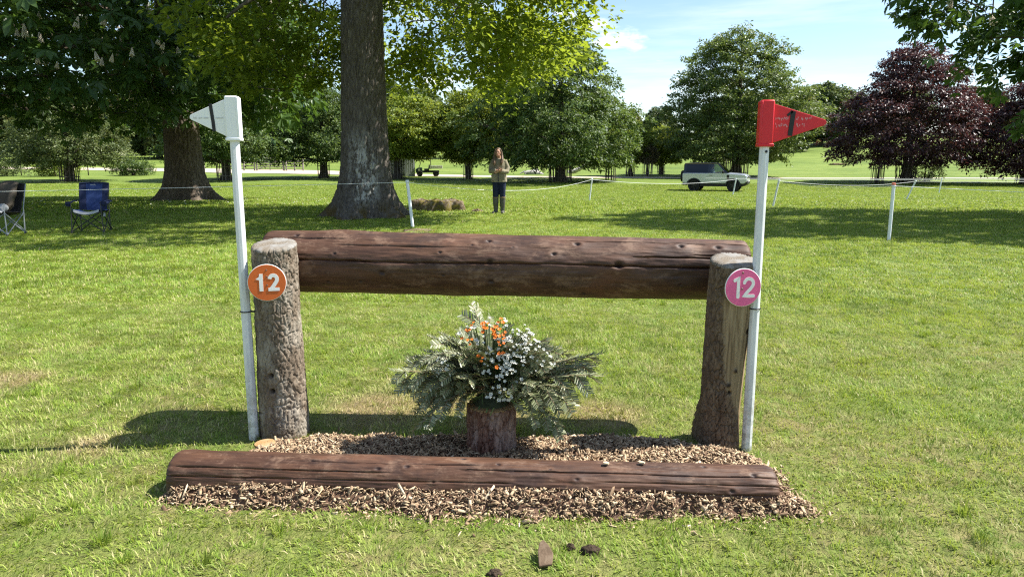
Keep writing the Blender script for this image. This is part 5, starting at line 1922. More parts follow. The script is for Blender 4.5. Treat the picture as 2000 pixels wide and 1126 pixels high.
stake('a', -2.14, 15.45, 0.985, -0.10, 0.05, 0.034, 'leaning white stake between the oak trunk and the mossy stump')
stake('b', 3.24, 30.2, 0.92, 0.09, 0, 0.03, 'white stake right of the standing person')
stake('c', 12.87, 42.1, 0.95, 0.15, 0, 0.035, 'white stake standing in front of the front wheel of the car')
stake('d', 8.51, 23.5, 0.88, 0.15, 0.0, 0.03, 'leaning white stake just right of the red flag pole')
stake('e', 6.75, 12.8, 1.0, 0.0, 0.0, 0.030, 'upright white stake with an orange tip, nearest of the right-hand stakes', True)
stake('f', 16.5, 30.2, 0.80, 0.33, 0, 0.03, 'strongly leaning white stake below the copper beech shrub')
stake('g', 27.0, 45.7, 0.95, 0.10, 0, 0.035, 'farthest white stake, right of the copper beech shrub')


def rope(pts, sag, label, r=0.0075):
    P = []
    for i in range(len(pts) - 1):
        a, b = Vector(pts[i]), Vector(pts[i + 1])
        s = sag[i] if hasattr(sag, '__len__') else sag
        for k in range(16 if i < len(pts) - 2 else 17):
            t = k / 16
            p = a.lerp(b, t)
            p.z -= 4 * s * t * (1 - t)
            P.append(p)
    o = MB().tube(P, r, 5).build('boundary_rope', M_ROPE, None, True)
    # the object's origin sits at the rope's own start
    m0 = P[0].copy()
    o.data.transform(Matrix.Translation(-m0))
    o.location = m0
    return tag(o, label, 'rope', 'ropes between the white stakes')


T_ = TOPS
rope([(-14.5, 12.5, 0.80), T_['a']], 0.02, 'rope running left from the leaning stake past the oak and the blue chair', 0.0045)
rope([T_['a'], T_['b']], 0.30, 'sagging rope passing in front of the standing person', 0.0055)
rope([T_['b'], T_['c'], (46, 44, 0.35)], [0.22, 0.05], 'rope crossing in front of the silver car', 0.0085)
rope([T_['d'], T_['f'], (52, 33, 0.55)], [0.16, 0.05], 'rope from the stake by the red flag pole to the leaning stake and beyond', 0.0065)
rope([T_['d'], T_['e'], (15.5, 12.6, 0.62)], [0.10, 0.02], 'rope slanting down to the right from the orange-tipped stake', 0.0045)
rope([(12.0, 45.0, 0.40), T_['g'], (60, 50, 0.42)], [0.02, 0.05], 'highest rope on the right, held by the farthest stake', 0.0085)

# ------------------------------------------------------------------ mossy stump and molehill
M_MSTUMP = None
t = NT('mossy_rotten_wood')
v = t.coords('Object')
n1 = t.noise(v, 5, 6, 0.7, 0.5)
c = t.ramp(t.noise(v, 14, 6, 0.7), [(0.3, (0.07, 0.045, 0.025)), (0.52, (0.15, 0.115, 0.08)), (0.70, (0.34, 0.30, 0.25))])
c = t.mix(t.mrange(n1, 0.46, 0.58), c, (0.15, 0.125, 0.03))
M_MSTUMP = t.pbr(c, 0.95, t.bump(t.noise(v, 30, 5, 0.7), 0.8, 0.03), 0.1)
n_a, prof = 72, [(1.0, -0.05), (1.0, 0.06), (0.96, 0.16), (0.92, 0.23), (0.78, 0.26), (0.5, 0.24), (0.25, 0.22), (0.03, 0.23)]
V = []
for (q, z) in prof:
    for k in range(n_a):
        a = 2 * math.pi * k / n_a
        V.append((q * math.cos(a), q * math.sin(a), z))
V = np.array(V)
rr = 1 + 0.5 * (fbm(np.stack([V[:, 0] * 2, V[:, 1] * 2, V[:, 2] * 5], 1), 4, 5) - 0.5) + 0.14 * np.cos(np.arctan2(V[:, 1], V[:, 0]) * 7 + 1)
V[:, 0] *= rr * 0.72
V[:, 1] *= rr * 0.5
V[:, 2] = V[:, 2] * 1.2 + 0.16 * (fbm(V * 7, 4, 9) - 0.5) * (V[:, 2] > 0.1)
i = (np.arange(len(prof) - 1)[:, None] * n_a + np.arange(n_a)[None, :])
j = (np.arange(len(prof) - 1)[:, None] * n_a + (np.arange(n_a)[None, :] + 1) % n_a)
F = np.stack([i.ravel(), j.ravel(), (j + n_a).ravel(), (i + n_a).ravel()], 1)
o = link('tree_stump', make_mesh('tree_stump', V, F, True), M_MSTUMP, None, (-2.25, 21.1, tz(-2.25, 21.1) + 0.02))
tag(o, 'low rotten mossy tree stump in the grass between the oak and the person', 'stump')
clod('soil_clod', -0.98, 20.4, (0.17, 0.12, 0.08), 21, 'little brown mound of earth just left of the person\'s boots', 'clod', M_MSTUMP)
clod('soil_clod', -1.9, 14.6, (0.35, 0.3, 0.03), 23, 'bare brown patch of earth at the foot of the leaning stake', 'clod', M_MSTUMP)

# ------------------------------------------------------------------ organic builder for people
def fused(name, parts, mat, parent, voxel=0.012, smooth=6):
    """overlapping tapered tubes and balls fused into one continuous surface"""
    mb = MB()
    for p in parts:
        if p[0] == 't':
            mb.tube(p[1], p[2], 12, True, p[3] if len(p) > 3 else 1.0)
        else:
            mb.ball(p[1], p[2], 14, 10)
    o = mb.build(name, mat, parent, True)
    r_ = o.modifiers.new('fuse', 'REMESH')
    r_.mode = 'VOXEL'
    r_.voxel_size = voxel
    r_.use_smooth_shade = True
    s_ = o.modifiers.new('soften', 'SMOOTH')
    s_.factor = 0.5
    s_.iterations = smooth
    return o


M_SKIN = m_simple('skin', (0.50, 0.27, 0.18), (0.44, 0.22, 0.15), 0.5, 12)
t = NT('tweed')
v = t.coords('Object')
c = t.ramp(t.noise(v, 120, 4, 0.7), [(0.35, (0.150, 0.128, 0.082)), (0.65, (0.30, 0.265, 0.185))])
M_TWEED = t.pbr(c, 0.9, t.bump(t.noise(v, 16, 4, 0.6), 0.5, 0.03), 0.15, sheen=0.2)
t = NT('navy_denim')
v = t.coords('Object')
c = t.ramp(t.noise(v, 40, 4, 0.7), [(0.35, (0.010, 0.014, 0.034)), (0.7, (0.026, 0.034, 0.070))])
M_NAVY = t.pbr(c, 0.85, t.bump(t.noise(v, 14, 4, 0.6), 0.6, 0.03), 0.2)
M_BOOT = m_simple('olive_rubber_boot', (0.060, 0.060, 0.050), (0.085, 0.082, 0.066), 0.45, 10, 0.4)
M_BOOTRIM = m_simple('tan_boot_lining', (0.24, 0.17, 0.08), (0.20, 0.14, 0.07), 0.8, 10)
M_EYE = m_simple('eye', (0.03, 0.022, 0.018), (0.05, 0.04, 0.03), 0.3, 10)
M_LIP = m_simple('lips', (0.42, 0.16, 0.13), (0.38, 0.14, 0.11), 0.5, 10)
t = NT('brown_hair')
v = t.coords('Object', (1, 1, 0.12))
c = t.ramp(t.noise(v, 70, 5, 0.7), [(0.3, (0.060, 0.034, 0.020)), (0.6, (0.155, 0.095, 0.055)), (0.8, (0.26, 0.17, 0.10))])
M_HAIR = t.pbr(c, 0.5, t.bump(t.noise(v, 90, 4, 0.6), 0.6, 0.01), 0.4)

pe = empty('person', (-0.35, 19.75, tz(-0.35, 19.75)), R(-8), 'person in a tweed jacket and wellington boots standing with folded arms and bowed head', 'person')
pe.scale = (1.03, 1.03, 1.03)


def hand(parts, wrist, tip, curl, side):
    """palm, four fingers and a thumb, lightly curled"""
    w, t_ = Vector(wrist), Vector(tip)
    d = (t_ - w).normalized()
    s = Vector(side).normalized()
    n = d.cross(s).normalized()
    parts.append(('t', [w, w + d * 0.045, w + d * 0.085], [0.026, 0.036, 0.034], 0.6))
    for k in range(4):
        b = w + d * 0.082 + s * (0.030 - 0.020 * k)
        l = (0.062, 0.072, 0.066, 0.050)[k]
        parts.append(('t', [b - d * 0.02, b + d * l * 0.5 + n * curl * 0.010, b + d * l * 0.8 + n * curl * 0.030, b + d * l * 0.85 + n * curl * 0.05], [0.0095, 0.009, 0.008, 0.0065]))
    b = w + d * 0.03 + s * 0.032
    parts.append(('t', [b - s * 0.01, b + s * 0.022 + d * 0.03, b + s * 0.022 + d * 0.058 + n * curl * 0.014], [0.013, 0.0105, 0.008]))


head_c = Vector((-0.012, -0.055, 1.605))
bp = [
    ('t', [(0, 0.01, 0.92), (0, 0.0, 1.08), (0, 0.0, 1.25), (0, 0.01, 1.40), (0, 0.005, 1.47)], [0.155, 0.135, 0.15, 0.14, 0.07], 0.75),
    ('t', [(0, 0.01, 1.44), (-0.005, -0.02, 1.52), (-0.008, -0.035, 1.56)], [0.056, 0.05, 0.052]),
    ('b', head_c, (0.074, 0.094, 0.112)),
    ('b', head_c + Vector((0, -0.045, -0.065)), (0.048, 0.045, 0.045)),
    ('t', [head_c + Vector((0, -0.088, 0.010)), head_c + Vector((0, -0.108, -0.028)), head_c + Vector((0, -0.094, -0.040))], [0.010, 0.016, 0.012]),
    ('b', head_c + Vector((-0.075, 0.01, -0.01)), (0.012, 0.022, 0.032)), ('b', head_c + Vector((0.075, 0.01, -0.01)), (0.012, 0.022, 0.032)),
    ('t', [(-0.085, 0.01, 0.95), (-0.095, 0.0, 0.52), (-0.095, 0.01, 0.10), (-0.10, -0.02, 0.06), (-0.11, -0.07, 0.045)], [0.098, 0.065, 0.045, 0.038, 0.028]),
    ('t', [(0.085, 0.01, 0.95), (0.088, 0.0, 0.52), (0.085, 0.01, 0.10), (0.09, -0.02, 0.06), (0.09, -0.07, 0.045)], [0.098, 0.065, 0.045, 0.038, 0.028]),
    ('t', [(-0.14, 0.01, 1.41), (-0.225, 0.0, 1.21), (-0.205, -0.07, 1.12), (-0.02, -0.225, 1.150)], [0.055, 0.045, 0.042, 0.030]),
    ('t', [(0.14, 0.01, 1.41), (0.225, 0.0, 1.21), (0.205, -0.07, 1.11), (0.05, -0.20, 1.135)], [0.055, 0.045, 0.042, 0.030]),
]
hand(bp, (-0.02, -0.225, 1.150), (0.12, -0.215, 1.165), 1.0, (0, -0.2, 1))
hand(bp, (0.05, -0.200, 1.135), (-0.10, -0.215, 1.10), -1.0, (0, -0.2, 1))
body = fused('body', bp, M_SKIN, pe, 0.0075, 3)
for s in (-1, 1):
    MB().ball(head_c + Vector((s * 0.029, -0.083, 0.010)), (0.013, 0.008, 0.007), 8, 6).build('eye', M_EYE, pe, True)
    MB().tube([head_c + Vector((s * 0.014, -0.094, 0.030)), head_c + Vector((s * 0.045, -0.080, 0.028))], 0.005, 5).build('eyebrow', M_HAIR, pe)
MB().tube([head_c + Vector((-0.022, -0.088, -0.066)), head_c + Vector((0, -0.096, -0.064)), head_c + Vector((0.022, -0.088, -0.066))], [0.004, 0.008, 0.004], 6).build('mouth', M_LIP, pe, True)
jk = fused('jacket', [
    ('t', [(0, 0.01, 0.845), (0, 0.005, 0.98), (0, 0.0, 1.12), (0, 0.0, 1.30), (0, 0.01, 1.41), (0, 0.0, 1.475)], [0.215, 0.205, 0.18, 0.185, 0.165, 0.08], 0.72),
    ('t', [(-0.135, 0.01, 1.405), (-0.225, 0.01, 1.22), (-0.215, -0.06, 1.12), (-0.12, -0.16, 1.135), (-0.035, -0.215, 1.155)], [0.070, 0.064, 0.066, 0.058, 0.050]),
    ('t', [(0.135, 0.01, 1.405), (0.225, 0.01, 1.22), (0.215, -0.06, 1.11), (0.13, -0.15, 1.115), (0.065, -0.19, 1.13)], [0.070, 0.064, 0.066, 0.058, 0.050]),
    ('t', [(-0.07, 0.03, 1.48), (0.0, 0.07, 1.50), (0.07, 0.03, 1.48)], [0.03, 0.034, 0.03]),
], M_TWEED, pe, 0.011, 4)
for s in (-1, 1):
    MB().box((s * 0.115, -0.148, 0.955), (0.135, 0.02, 0.13), (0.06, 0, -s * 0.35)).build('pocket', M_TWEED, jk, bevel=0.008)
    MB().box((s * 0.115, -0.160, 1.015), (0.145, 0.014, 0.05), (0.06, 0, -s * 0.35)).build('pocket_flap', M_TWEED, jk, bevel=0.004)
MB().tube([(0.0, -0.163, 0.85), (0.0, -0.160, 1.0), (0.0, -0.155, 1.08)], 0.009, 6).build('front_opening', M_NAVY, jk)
fused('trousers', [
    ('t', [(0, 0.01, 0.80), (0, 0.01, 0.93), (0, 0.01, 1.02)], [0.15, 0.165, 0.15], 0.78),
    ('t', [(-0.085, 0.01, 0.92), (-0.092, -0.005, 0.60), (-0.095, 0.0, 0.44), (-0.095, 0.0, 0.40)], [0.108, 0.084, 0.078, 0.07]),
    ('t', [(0.085, 0.01, 0.92), (0.088, -0.005, 0.60), (0.086, 0.0, 0.44), (0.086, 0.0, 0.40)], [0.108, 0.084, 0.078, 0.07])], M_NAVY, pe, 0.011, 4)
for s, fx in ((-1, -0.055), (1, 0.02)):
    x = -0.095 if s < 0 else 0.086
    b = fused('boot', [('t', [(x, 0.0, 0.445), (x, 0.005, 0.30), (x, 0.012, 0.16), (x, 0.012, 0.06), (x, 0.012, 0.02)], [0.083, 0.078, 0.062, 0.058, 0.056]),
                       ('t', [(x, 0.01, 0.045), (x + fx * .6, -0.07, 0.045), (x + fx, -0.15, 0.032)], [0.055, 0.052, 0.040], 0.8)], M_BOOT, pe, 0.009, 3)
    MB().lathe([(0.080, 0.430), (0.087, 0.432), (0.087, 0.452), (0.080, 0.455)], 18, (x, 0.0, 0), cap=False).build('boot_lining', M_BOOTRIM, b, True)
hair = fused('hair', [
    ('b', head_c + Vector((0, 0.022, 0.022)), (0.088, 0.100, 0.112)),
    ('t', [head_c + Vector((-0.060, -0.025, 0.085)), head_c + Vector((-0.090, -0.010, 0.02)), head_c + Vector((-0.102, -0.030, -0.08)), head_c + Vector((-0.105, -0.075, -0.18)), head_c + Vector((-0.095, -0.10, -0.27)), head_c + Vector((-0.085, -0.11, -0.34))], [0.022, 0.022, 0.028, 0.040, 0.036, 0.012]),
    ('t', [head_c + Vector((0.050, -0.030, 0.090)), head_c + Vector((0.090, -0.010, 0.02)), head_c + Vector((0.104, -0.030, -0.08)), head_c + Vector((0.112, -0.075, -0.18)), head_c + Vector((0.095, -0.105, -0.27)), head_c + Vector((0.085, -0.115, -0.33))], [0.022, 0.022, 0.030, 0.044, 0.038, 0.012]),
    ('t', [head_c + Vector((0, 0.10, 0.02)), head_c + Vector((0, 0.11, -0.10)), head_c + Vector((0, 0.10, -0.24))], [0.085, 0.09, 0.07], 0.6)], M_HAIR, pe, 0.009, 2)

# ------------------------------------------------------------------ camping chairs
M_BLUEFAB = m_simple('navy_blue_chair_fabric', (0.014, 0.030, 0.110), (0.022, 0.046, 0.150), 0.7, 6, 0.3, bump=0.35, bscale=12, bdist=0.02)
M_BLUEDARK = m_simple('dark_navy_chair_fabric', (0.008, 0.014, 0.046), (0.012, 0.020, 0.062), 0.75, 6, 0.3, bump=0.3, bscale=12, bdist=0.02)
M_STEEL = m_simple('black_steel_tube', (0.014, 0.014, 0.016), (0.022, 0.022, 0.024), 0.4, 10, 0.5)
M_GREYTUBE = m_simple('grey_steel_tube', (0.30, 0.32, 0.35), (0.25, 0.27, 0.30), 0.35, 10, 0.5, metal=0.5)
M_SILVER = m_simple('silver_seat_panel', (0.36, 0.37, 0.40), (0.30, 0.31, 0.33), 0.5, 8)
M_BROWNJ = m_simple('dark_brown_wax_cotton', (0.046, 0.036, 0.026), (0.075, 0.060, 0.042), 0.75, 6, 0.3, bump=0.6, bscale=9, bdist=0.05)
M_GREYFAB = m_simple('pale_grey_fabric', (0.30, 0.31, 0.31), (0.22, 0.23, 0.24), 0.85, 10, bump=0.5, bscale=14, bdist=0.02)
M_BLACKFAB = m_simple('black_fabric', (0.014, 0.014, 0.015), (0.022, 0.022, 0.022), 0.8, 10)


def sheet(fn, nu, nv, thick):
    """a curved cloth sheet with thickness; fn(u,v) -> point and the direction of its thickness"""
    V, F = [], []
    for side in (0, 1):
        for j in range(nv + 1):
            for i in range(nu + 1):
                p, n = fn(i / nu, j / nv)
                V.append(tuple(Vector(p) + Vector(n) * thick * side))
    m = (nu + 1) * (nv + 1)
    for j in range(nv):
        for i in range(nu):
            a = j * (nu + 1) + i
            F.append((a, a + 1, a + nu + 2, a + nu + 1))
            F.append((m + a, m + a + nu + 1, m + a + nu + 2, m + a + 1))
    for i in range(nu):
        for j in (0, nv):
            a = j * (nu + 1) + i
            F.append((a, a + 1, m + a + 1, m + a))
    for j in range(nv):
        for i in (0, nu):
            a = j * (nu + 1) + i
            F.append((a, a + nu + 1, m + a + nu + 1, m + a))
    mb = MB()
    mb.add(V, F)
    return mb


def camp_chair(loc, rz, label, tube, backs, seatm, arms=True, logo=False):
    r_ = empty('camping_chair', loc, rz, label, 'chair')
    # backrest in three vertical panels, seat, X legs; the chair faces local -Y
    def back(u0, u1):
        def fn(u, v):
            uu = u0 + (u1 - u0) * u
            x = (uu - 0.5) * (0.50 + 0.05 * v)
            z = 0.44 + 0.54 * v - 0.02 * abs(2 * uu - 1) ** 3 * v - 0.015 * math.sin(uu * 3.1)
            y = 0.16 + 0.17 * v + 0.05 * (1 - (2 * uu - 1) ** 2) * (1 - 0.4 * v) + 0.006 * math.sin(v * 18 + uu * 5)
            return (x, y, z), (0, 1, 0)
        return fn
    for (a, b, m) in ((0, 0.22, backs[1]), (0.22, 0.78, backs[0]), (0.78, 1.0, backs[1])):
        sheet(back(a, b), 8, 16, 0.018).build('back_panel', m, r_, True)
    MB().tube([(-0.275, 0.33, 0.965), (-0.1, 0.36, 0.978), (0.1, 0.36, 0.978), (0.275, 0.33, 0.965)], 0.016, 8).build('top_hem', backs[1], r_, True)

    def seat(u, v):
        x = (u - 0.5) * 0.52
        z = 0.44 - 0.055 * (1 - (2 * u - 1) ** 2) + 0.035 * (1 - v)
        return (x, -0.24 + 0.42 * v, z), (0, 0, -1)
    sheet(seat, 12, 10, 0.018).build('seat', backs[0], r_, True)

    def lip(u, v):
        x = (u - 0.5) * 0.46
        z = 0.472 - 0.055 * (1 - (2 * u - 1) ** 2) - 0.05 * v
        return (x, -0.243 - 0.012 * v, z), (0, -1, 0)
    sheet(lip, 10, 2, 0.008).build('seat_edge', seatm, r_, True)
    for s in (-1, 1):
        MB().tube([(s * 0.27, 0.20, 0.02), (s * 0.275, 0.22, 0.5), (s * 0.275, 0.345, 0.97)], 0.0105, 8).build('back_tube', tube, r_, True)
        MB().tube([(s * 0.29, -0.27, 0.02), (s * 0.27, -0.25, 0.45), (s * 0.275, -0.24, 0.62)], 0.0105, 8).build('front_tube', tube, r_, True)
        MB().tube([(s * 0.29, -0.27, 0.03), (-s * 0.265, -0.245, 0.43)], 0.010, 8).build('cross_leg', tube, r_, True)
        MB().tube([(s * 0.27, 0.20, 0.03), (-s * 0.265, 0.215, 0.43)], 0.010, 8).build('cross_leg', tube, r_, True)
        MB().tube([(s * 0.30, 0.21, 0.03), (s * 0.285, -0.25, 0.42)], 0.010, 8).build('cross_leg', tube, r_, True)
        MB().tube([(s * 0.30, -0.27, 0.03), (s * 0.285, 0.21, 0.42)], 0.010, 8).build('cross_leg', tube, r_, True)
        for (fx, fy) in ((s * 0.29, -0.27), (s * 0.27, 0.20)):
            MB().lathe([(0.022, 0.0), (0.024, 0.012), (0.013, 0.035)], 10, (fx, fy, 0)).build('foot', M_STEEL, r_, True)
        if arms:
            def arm(u, v, s=s):
                return (s * (0.265 + 0.09 * v + 0.02 * math.sin(u * 3.14)), 0.20 - 0.50 * u, 0.64 - 0.03 * u + 0.012 * math.sin(u * 6) - 0.02 * v), (0, 0, -1)
            sheet(arm, 8, 3, 0.02).build('armrest', backs[1], r_, True)
            MB().lathe([(0.030, -0.10), (0.045, -0.09), (0.048, 0.0), (0.043, 0.0), (0.040, -0.085)], 14, (s * 0.325, -0.22, 0.625)).build('cup_holder', backs[1], r_, True)
    if logo:
        mb = MB()
        stroke(mb, [(-0.06, 0.0), (-0.03, 0.004), (0.005, 0.0)], 0.012, 0, 0.004, False)
        stroke(mb, [(0.0, -0.004), (0.016, 0.014), (0.03, -0.004), (0.042, -0.014)], 0.009, 0, 0.004, False)
        mb.build('logo', M_SILVER, r_, loc=(-0.02, 0.347, 0.935), rot=(-0.30, 0, 0))
        MB().box((0.305, -0.2, 0.36), (0.045, 0.004, 0.07)).build('care_tag', M_SILVER, r_)
    return r_


camp_chair((-8.52, 14.55, 0), R(12), 'empty navy blue folding camping chair on the shaded grass at the left', M_STEEL, (M_BLUEFAB, M_BLUEDARK), M_SILVER, True, True)
camp_chair((-9.93, 14.0, 0), R(-6), 'grey framed folding camping chair cut off by the left edge', M_GREYTUBE, (M_BLACKFAB, M_BLACKFAB), M_BLACKFAB, False)
jr = fused('jacket', [('t', [(0, 0.30, 0.985), (0, 0.18, 0.93), (0, 0.12, 0.75), (0, 0.07, 0.55), (0, 0.0, 0.46)], [0.19, 0.215, 0.22, 0.21, 0.16], 0.3),
                      ('t', [(0.15, 0.20, 0.95), (0.20, 0.08, 0.78), (0.19, -0.02, 0.58), (0.15, -0.12, 0.50)], [0.06, 0.065, 0.06, 0.05]),
                      ('t', [(-0.15, 0.20, 0.95), (-0.20, 0.08, 0.78), (-0.19, -0.02, 0.58), (-0.15, -0.12, 0.50)], [0.06, 0.065, 0.06, 0.05])], M_BROWNJ, None, 0.012, 3)
jr.location = (-9.93, 14.0, 0)
jr.rotation_euler = (0, 0, R(-6))
tag(jr, 'dark brown jacket draped over the grey framed chair', 'jacket')
cp = fused('cap', [('b', (0, 0, 0.03), (0.10, 0.12, 0.075)), ('t', [(0, -0.08, 0.02), (0, -0.19, 0.01)], [0.085, 0.05], 0.2)], M_GREYFAB, None, 0.009, 3)
cp.location = (-9.80, 13.84, 0.50)
cp.rotation_euler = (0.3, 0.2, 0.3)
tag(cp, 'pale grey cloth cap lying on the seat of the grey framed chair', 'cap')

# ------------------------------------------------------------------ the silver car
M_PAINT = m_simple('silver_paint', (0.50, 0.53, 0.56), (0.48, 0.51, 0.54), 0.28, 3, 0.5, metal=0.35, coat=0.6)
M_CARBLACK = m_simple('black_car_trim', (0.012, 0.012, 0.013), (0.018, 0.018, 0.019), 0.5, 8, 0.4)
M_ROOF = m_simple('gloss_black_roof', (0.008, 0.008, 0.010), (0.010, 0.010, 0.012), 0.15, 8, 0.5, coat=0.5)
M_TYRE = m_simple('tyre_rubber', (0.016, 0.016, 0.017), (0.026, 0.025, 0.024), 0.85, 20, 0.3)
M_RIM = m_simple('dark_alloy', (0.030, 0.030, 0.033), (0.045, 0.045, 0.048), 0.35, 10, 0.5, metal=0.6)
M_PLATE = m_simple('white_number_plate', (0.78, 0.78, 0.76), (0.72, 0.72, 0.70), 0.4, 6)
M_LAMP = m_simple('clear_lamp', (0.60, 0.63, 0.66), (0.35, 0.37, 0.40), 0.1, 20, 0.6, metal=0.5)
M_SEATD = m_simple('dark_car_seat', (0.02, 0.02, 0.021), (0.03, 0.03, 0.03), 0.7, 8)


def m_glass(name, tint, clear):
    t = NT(name)
    gl = t.n('ShaderNodeBsdfGlossy')
    gl.inputs['Roughness'].default_value = 0.02
    tr_ = t.n('ShaderNodeBsdfTransparent')
    tr_.inputs['Color'].default_value = (*tint, 1)
    fr = t.n('ShaderNodeFresnel')
    fr.inputs['IOR'].default_value = 1.5
    mx = t.n('ShaderNodeMixShader')
    t.l(t.math('ADD', fr.outputs['Fac'], 1.0 - clear, True), mx.inputs['Fac'])
    t.l(tr_.outputs[0], mx.inputs[1])
    t.l(gl.outputs[0], mx.inputs[2])
    t.l(mx.outputs[0], t.out.inputs['Surface'])
    return t.m


M_GLASSD = m_glass('privacy_glass', (0.05, 0.055, 0.06), 0.98)
M_GLASSC = m_glass('clear_car_glass', (0.62, 0.68, 0.66), 0.98)

car = empty('silver_car', (14.1, 50.2, tz(14.1, 50.2)), R(-24), 'silver two-door off-road car with black roof and spare wheel on its back', 'car')
WB, FX, RX, WR = 2.59, 1.28, -1.31, 0.40      # wheel positions and radius


def arch(cx, r, z0, n=10):
    a0 = math.asin((z0 - 0.40) / r)
    return [(cx + r * math.cos(math.pi - a0 - (math.pi - 2 * a0) * k / n), 0.40 + r * math.sin(math.pi - a0 - (math.pi - 2 * a0) * k / n)) for k in range(n + 1)]


lower = 0.55
body_poly = [(-2.10, 0.62), (-2.05, lower)] + arch(RX, 0.50, lower) + arch(FX, 0.50, lower) + [(2.02, lower + .02), (2.16, 0.72), (2.17, 1.00), (2.10, 1.13), (1.90, 1.18), (0.92, 1.25), (0.80, 1.26), (-2.06, 1.26), (-2.10, 1.20)]
cb = MB().prism(body_poly, -0.95, 0.95).build('body', M_PAINT, car, True, 25, bevel=0.045)
sill = [(-2.08, 0.62), (-2.02, 0.42), (-1.86, 0.40)] + arch(RX, 0.485, 0.42)[0:0] + [(-1.80, 0.46)]
MB().box((0.0, 0, 0.47), (1.72, 1.86, 0.22)).build('sill', M_CARBLACK, car, True, bevel=0.02)
MB().box((-1.96, 0, 0.54), (0.26, 1.84, 0.22)).build('rear_bumper', M_CARBLACK, car, True, bevel=0.03)
MB().prism([(1.78, 0.36), (2.02, 0.40), (2.20, 0.58), (2.20, 0.70), (1.82, 0.70)], -0.90, 0.90).build('front_bumper', M_CARBLACK, car, True, bevel=0.03)
MB().box((2.165, 0, 0.60), (0.06, 0.9, 0.10)).build('skid_plate', M_GREYTUBE, car, bevel=0.01)
for cx in (RX, FX):
    for s in (-1, 1):
        pts_ = [(cx + 0.47 * math.cos(R(a)), s * 0.945, 0.40 + 0.47 * math.sin(R(a))) for a in range(-2, 183, 12)]
        MB().tube(pts_, 0.045, 6).build('wheel_arch_trim', M_CARBLACK, car, True)
    MB().box((cx, 0, 0.62), (0.84, 1.62, 0.40)).build('wheel_well', M_CARBLACK, car)
# bonnet, with raised centre
MB().prism([(0.95, 1.245), (1.88, 1.178), (2.08, 1.12), (2.10, 1.15), (1.88, 1.215), (0.95, 1.285)], -0.60, 0.60).build('bonnet', M_PAINT, car, True, 25, bevel=0.012)
# cabin
Z0, Z1 = 1.262, 1.86
roofp = [(-2.02, Z1 - 0.02), (-1.98, 1.93), (-1.2, 1.965), (0.10, 1.955), (0.32, 1.90), (0.26, Z1)]
MB().prism(roofp, -0.80, 0.80).build('roof', M_ROOF, car, True, 30, bevel=0.03)


def pillar(name, x0, x1, xt0, xt1, m):
    for s in (-1, 1):
        V = [(x0, s * .93, Z0), (x1, s * .93, Z0), (xt1, s * .785, Z1 + .03), (xt0, s * .785, Z1 + .03), (x0, s * .86, Z0), (x1, s * .86, Z0), (xt1, s * .72, Z1 + .03), (xt0, s * .72, Z1 + .03)]
        MB().add(V, [(0, 1, 2, 3), (7, 6, 5, 4), (0, 4, 5, 1), (1, 5, 6, 2), (2, 6, 7, 3), (3, 7, 4, 0)]).build(name, m, car)


pillar('rear_pillar', -2.06, -1.86, -1.98, -1.84, M_ROOF)
pillar('centre_pillar', -0.42, -0.26, -0.40, -0.27, M_ROOF)
pillar('front_pillar', 0.78, 0.92, 0.16, 0.28, M_ROOF)


def pane(name, x0, x1, xt0, xt1, m, s):
    V = [(x0, s * .915, Z0), (x1, s * .915, Z0), (xt1, s * .775, Z1), (xt0, s * .775, Z1)]
    V += [(a, b - s * 0.012, c) for (a, b, c) in V]
    MB().add(V, [(0, 1, 2, 3), (7, 6, 5, 4), (0, 4, 5, 1), (1, 5, 6, 2), (2, 6, 7, 3), (3, 7, 4, 0)]).build(name, m, car)


for s in (-1, 1):
    pane('rear_side_window', -1.86, -0.42, -1.84, -0.40, M_GLASSD, s)
    pane('door_window', -0.26, 0.78, -0.27, 0.16, M_GLASSC, s)
V = [(0.93, -.86, Z0 + .01), (0.93, .86, Z0 + .01), (0.30, .72, Z1 + .02), (0.30, -.72, Z1 + .02)]
V += [(a - 0.015, b, c) for (a, b, c) in V]
MB().add(V, [(0, 1, 2, 3), (7, 6, 5, 4), (0, 4, 5, 1), (1, 5, 6, 2), (2, 6, 7, 3), (3, 7, 4, 0)]).build('windscreen', M_GLASSC, car)
MB().box((-2.035, 0, 1.56), (0.03, 1.5, 0.56)).build('tailgate_window', M_GLASSD, car)
MB().box((0.84, 0, 1.27), (0.26, 1.6, 0.05)).build('scuttle', M_CARBLACK, car, bevel=0.01)
for s in (-1, 1):
    MB().box((0.945, s * 0.955, 0.99), (0.16, 0.02, 0.30)).build('side_vent', M_CARBLACK, car, bevel=0.01)
    d = MB().box((0.24, s * 0.9535, 0.93), (1.22, 0.012, 0.64)).build('door', M_PAINT, car, bevel=0.004)
    MB().box((-0.22, s * 0.966, 1.10), (0.22, 0.02, 0.035)).build('door_handle', M_CARBLACK, d, bevel=0.006)
    m_ = MB().box((0.62, s * 1.06, 1.33), (0.12, 0.20, 0.17)).build('door_mirror', M_CARBLACK, car, True, bevel=0.03)
    MB().tube([(0.62, s * 0.92, 1.27), (0.62, s * 1.0, 1.30)], 0.025, 6).build('mirror_arm', M_CARBLACK, m_)
    h_ = MB().box((2.165, s * 0.72, 0.99), (0.05, 0.34, 0.17)).build('headlight', M_CARBLACK, car, bevel=0.015)
    MB().lathe([(0.001, 2.20), (0.06, 2.198), (0.068, 2.185)], 16, (0, s * 0.74, 0.99), 'x').build('lens', M_LAMP, h_, True)
    MB().box((-2.105, s * 0.80, 1.08), (0.03, 0.09, 0.20)).build('tail_lamp', M_LAMP, car, bevel=0.01)
    MB().box((2.205, s * 0.66, 0.66), (0.02, 0.34, 0.08)).build('bumper_insert', M_CARBLACK, car)
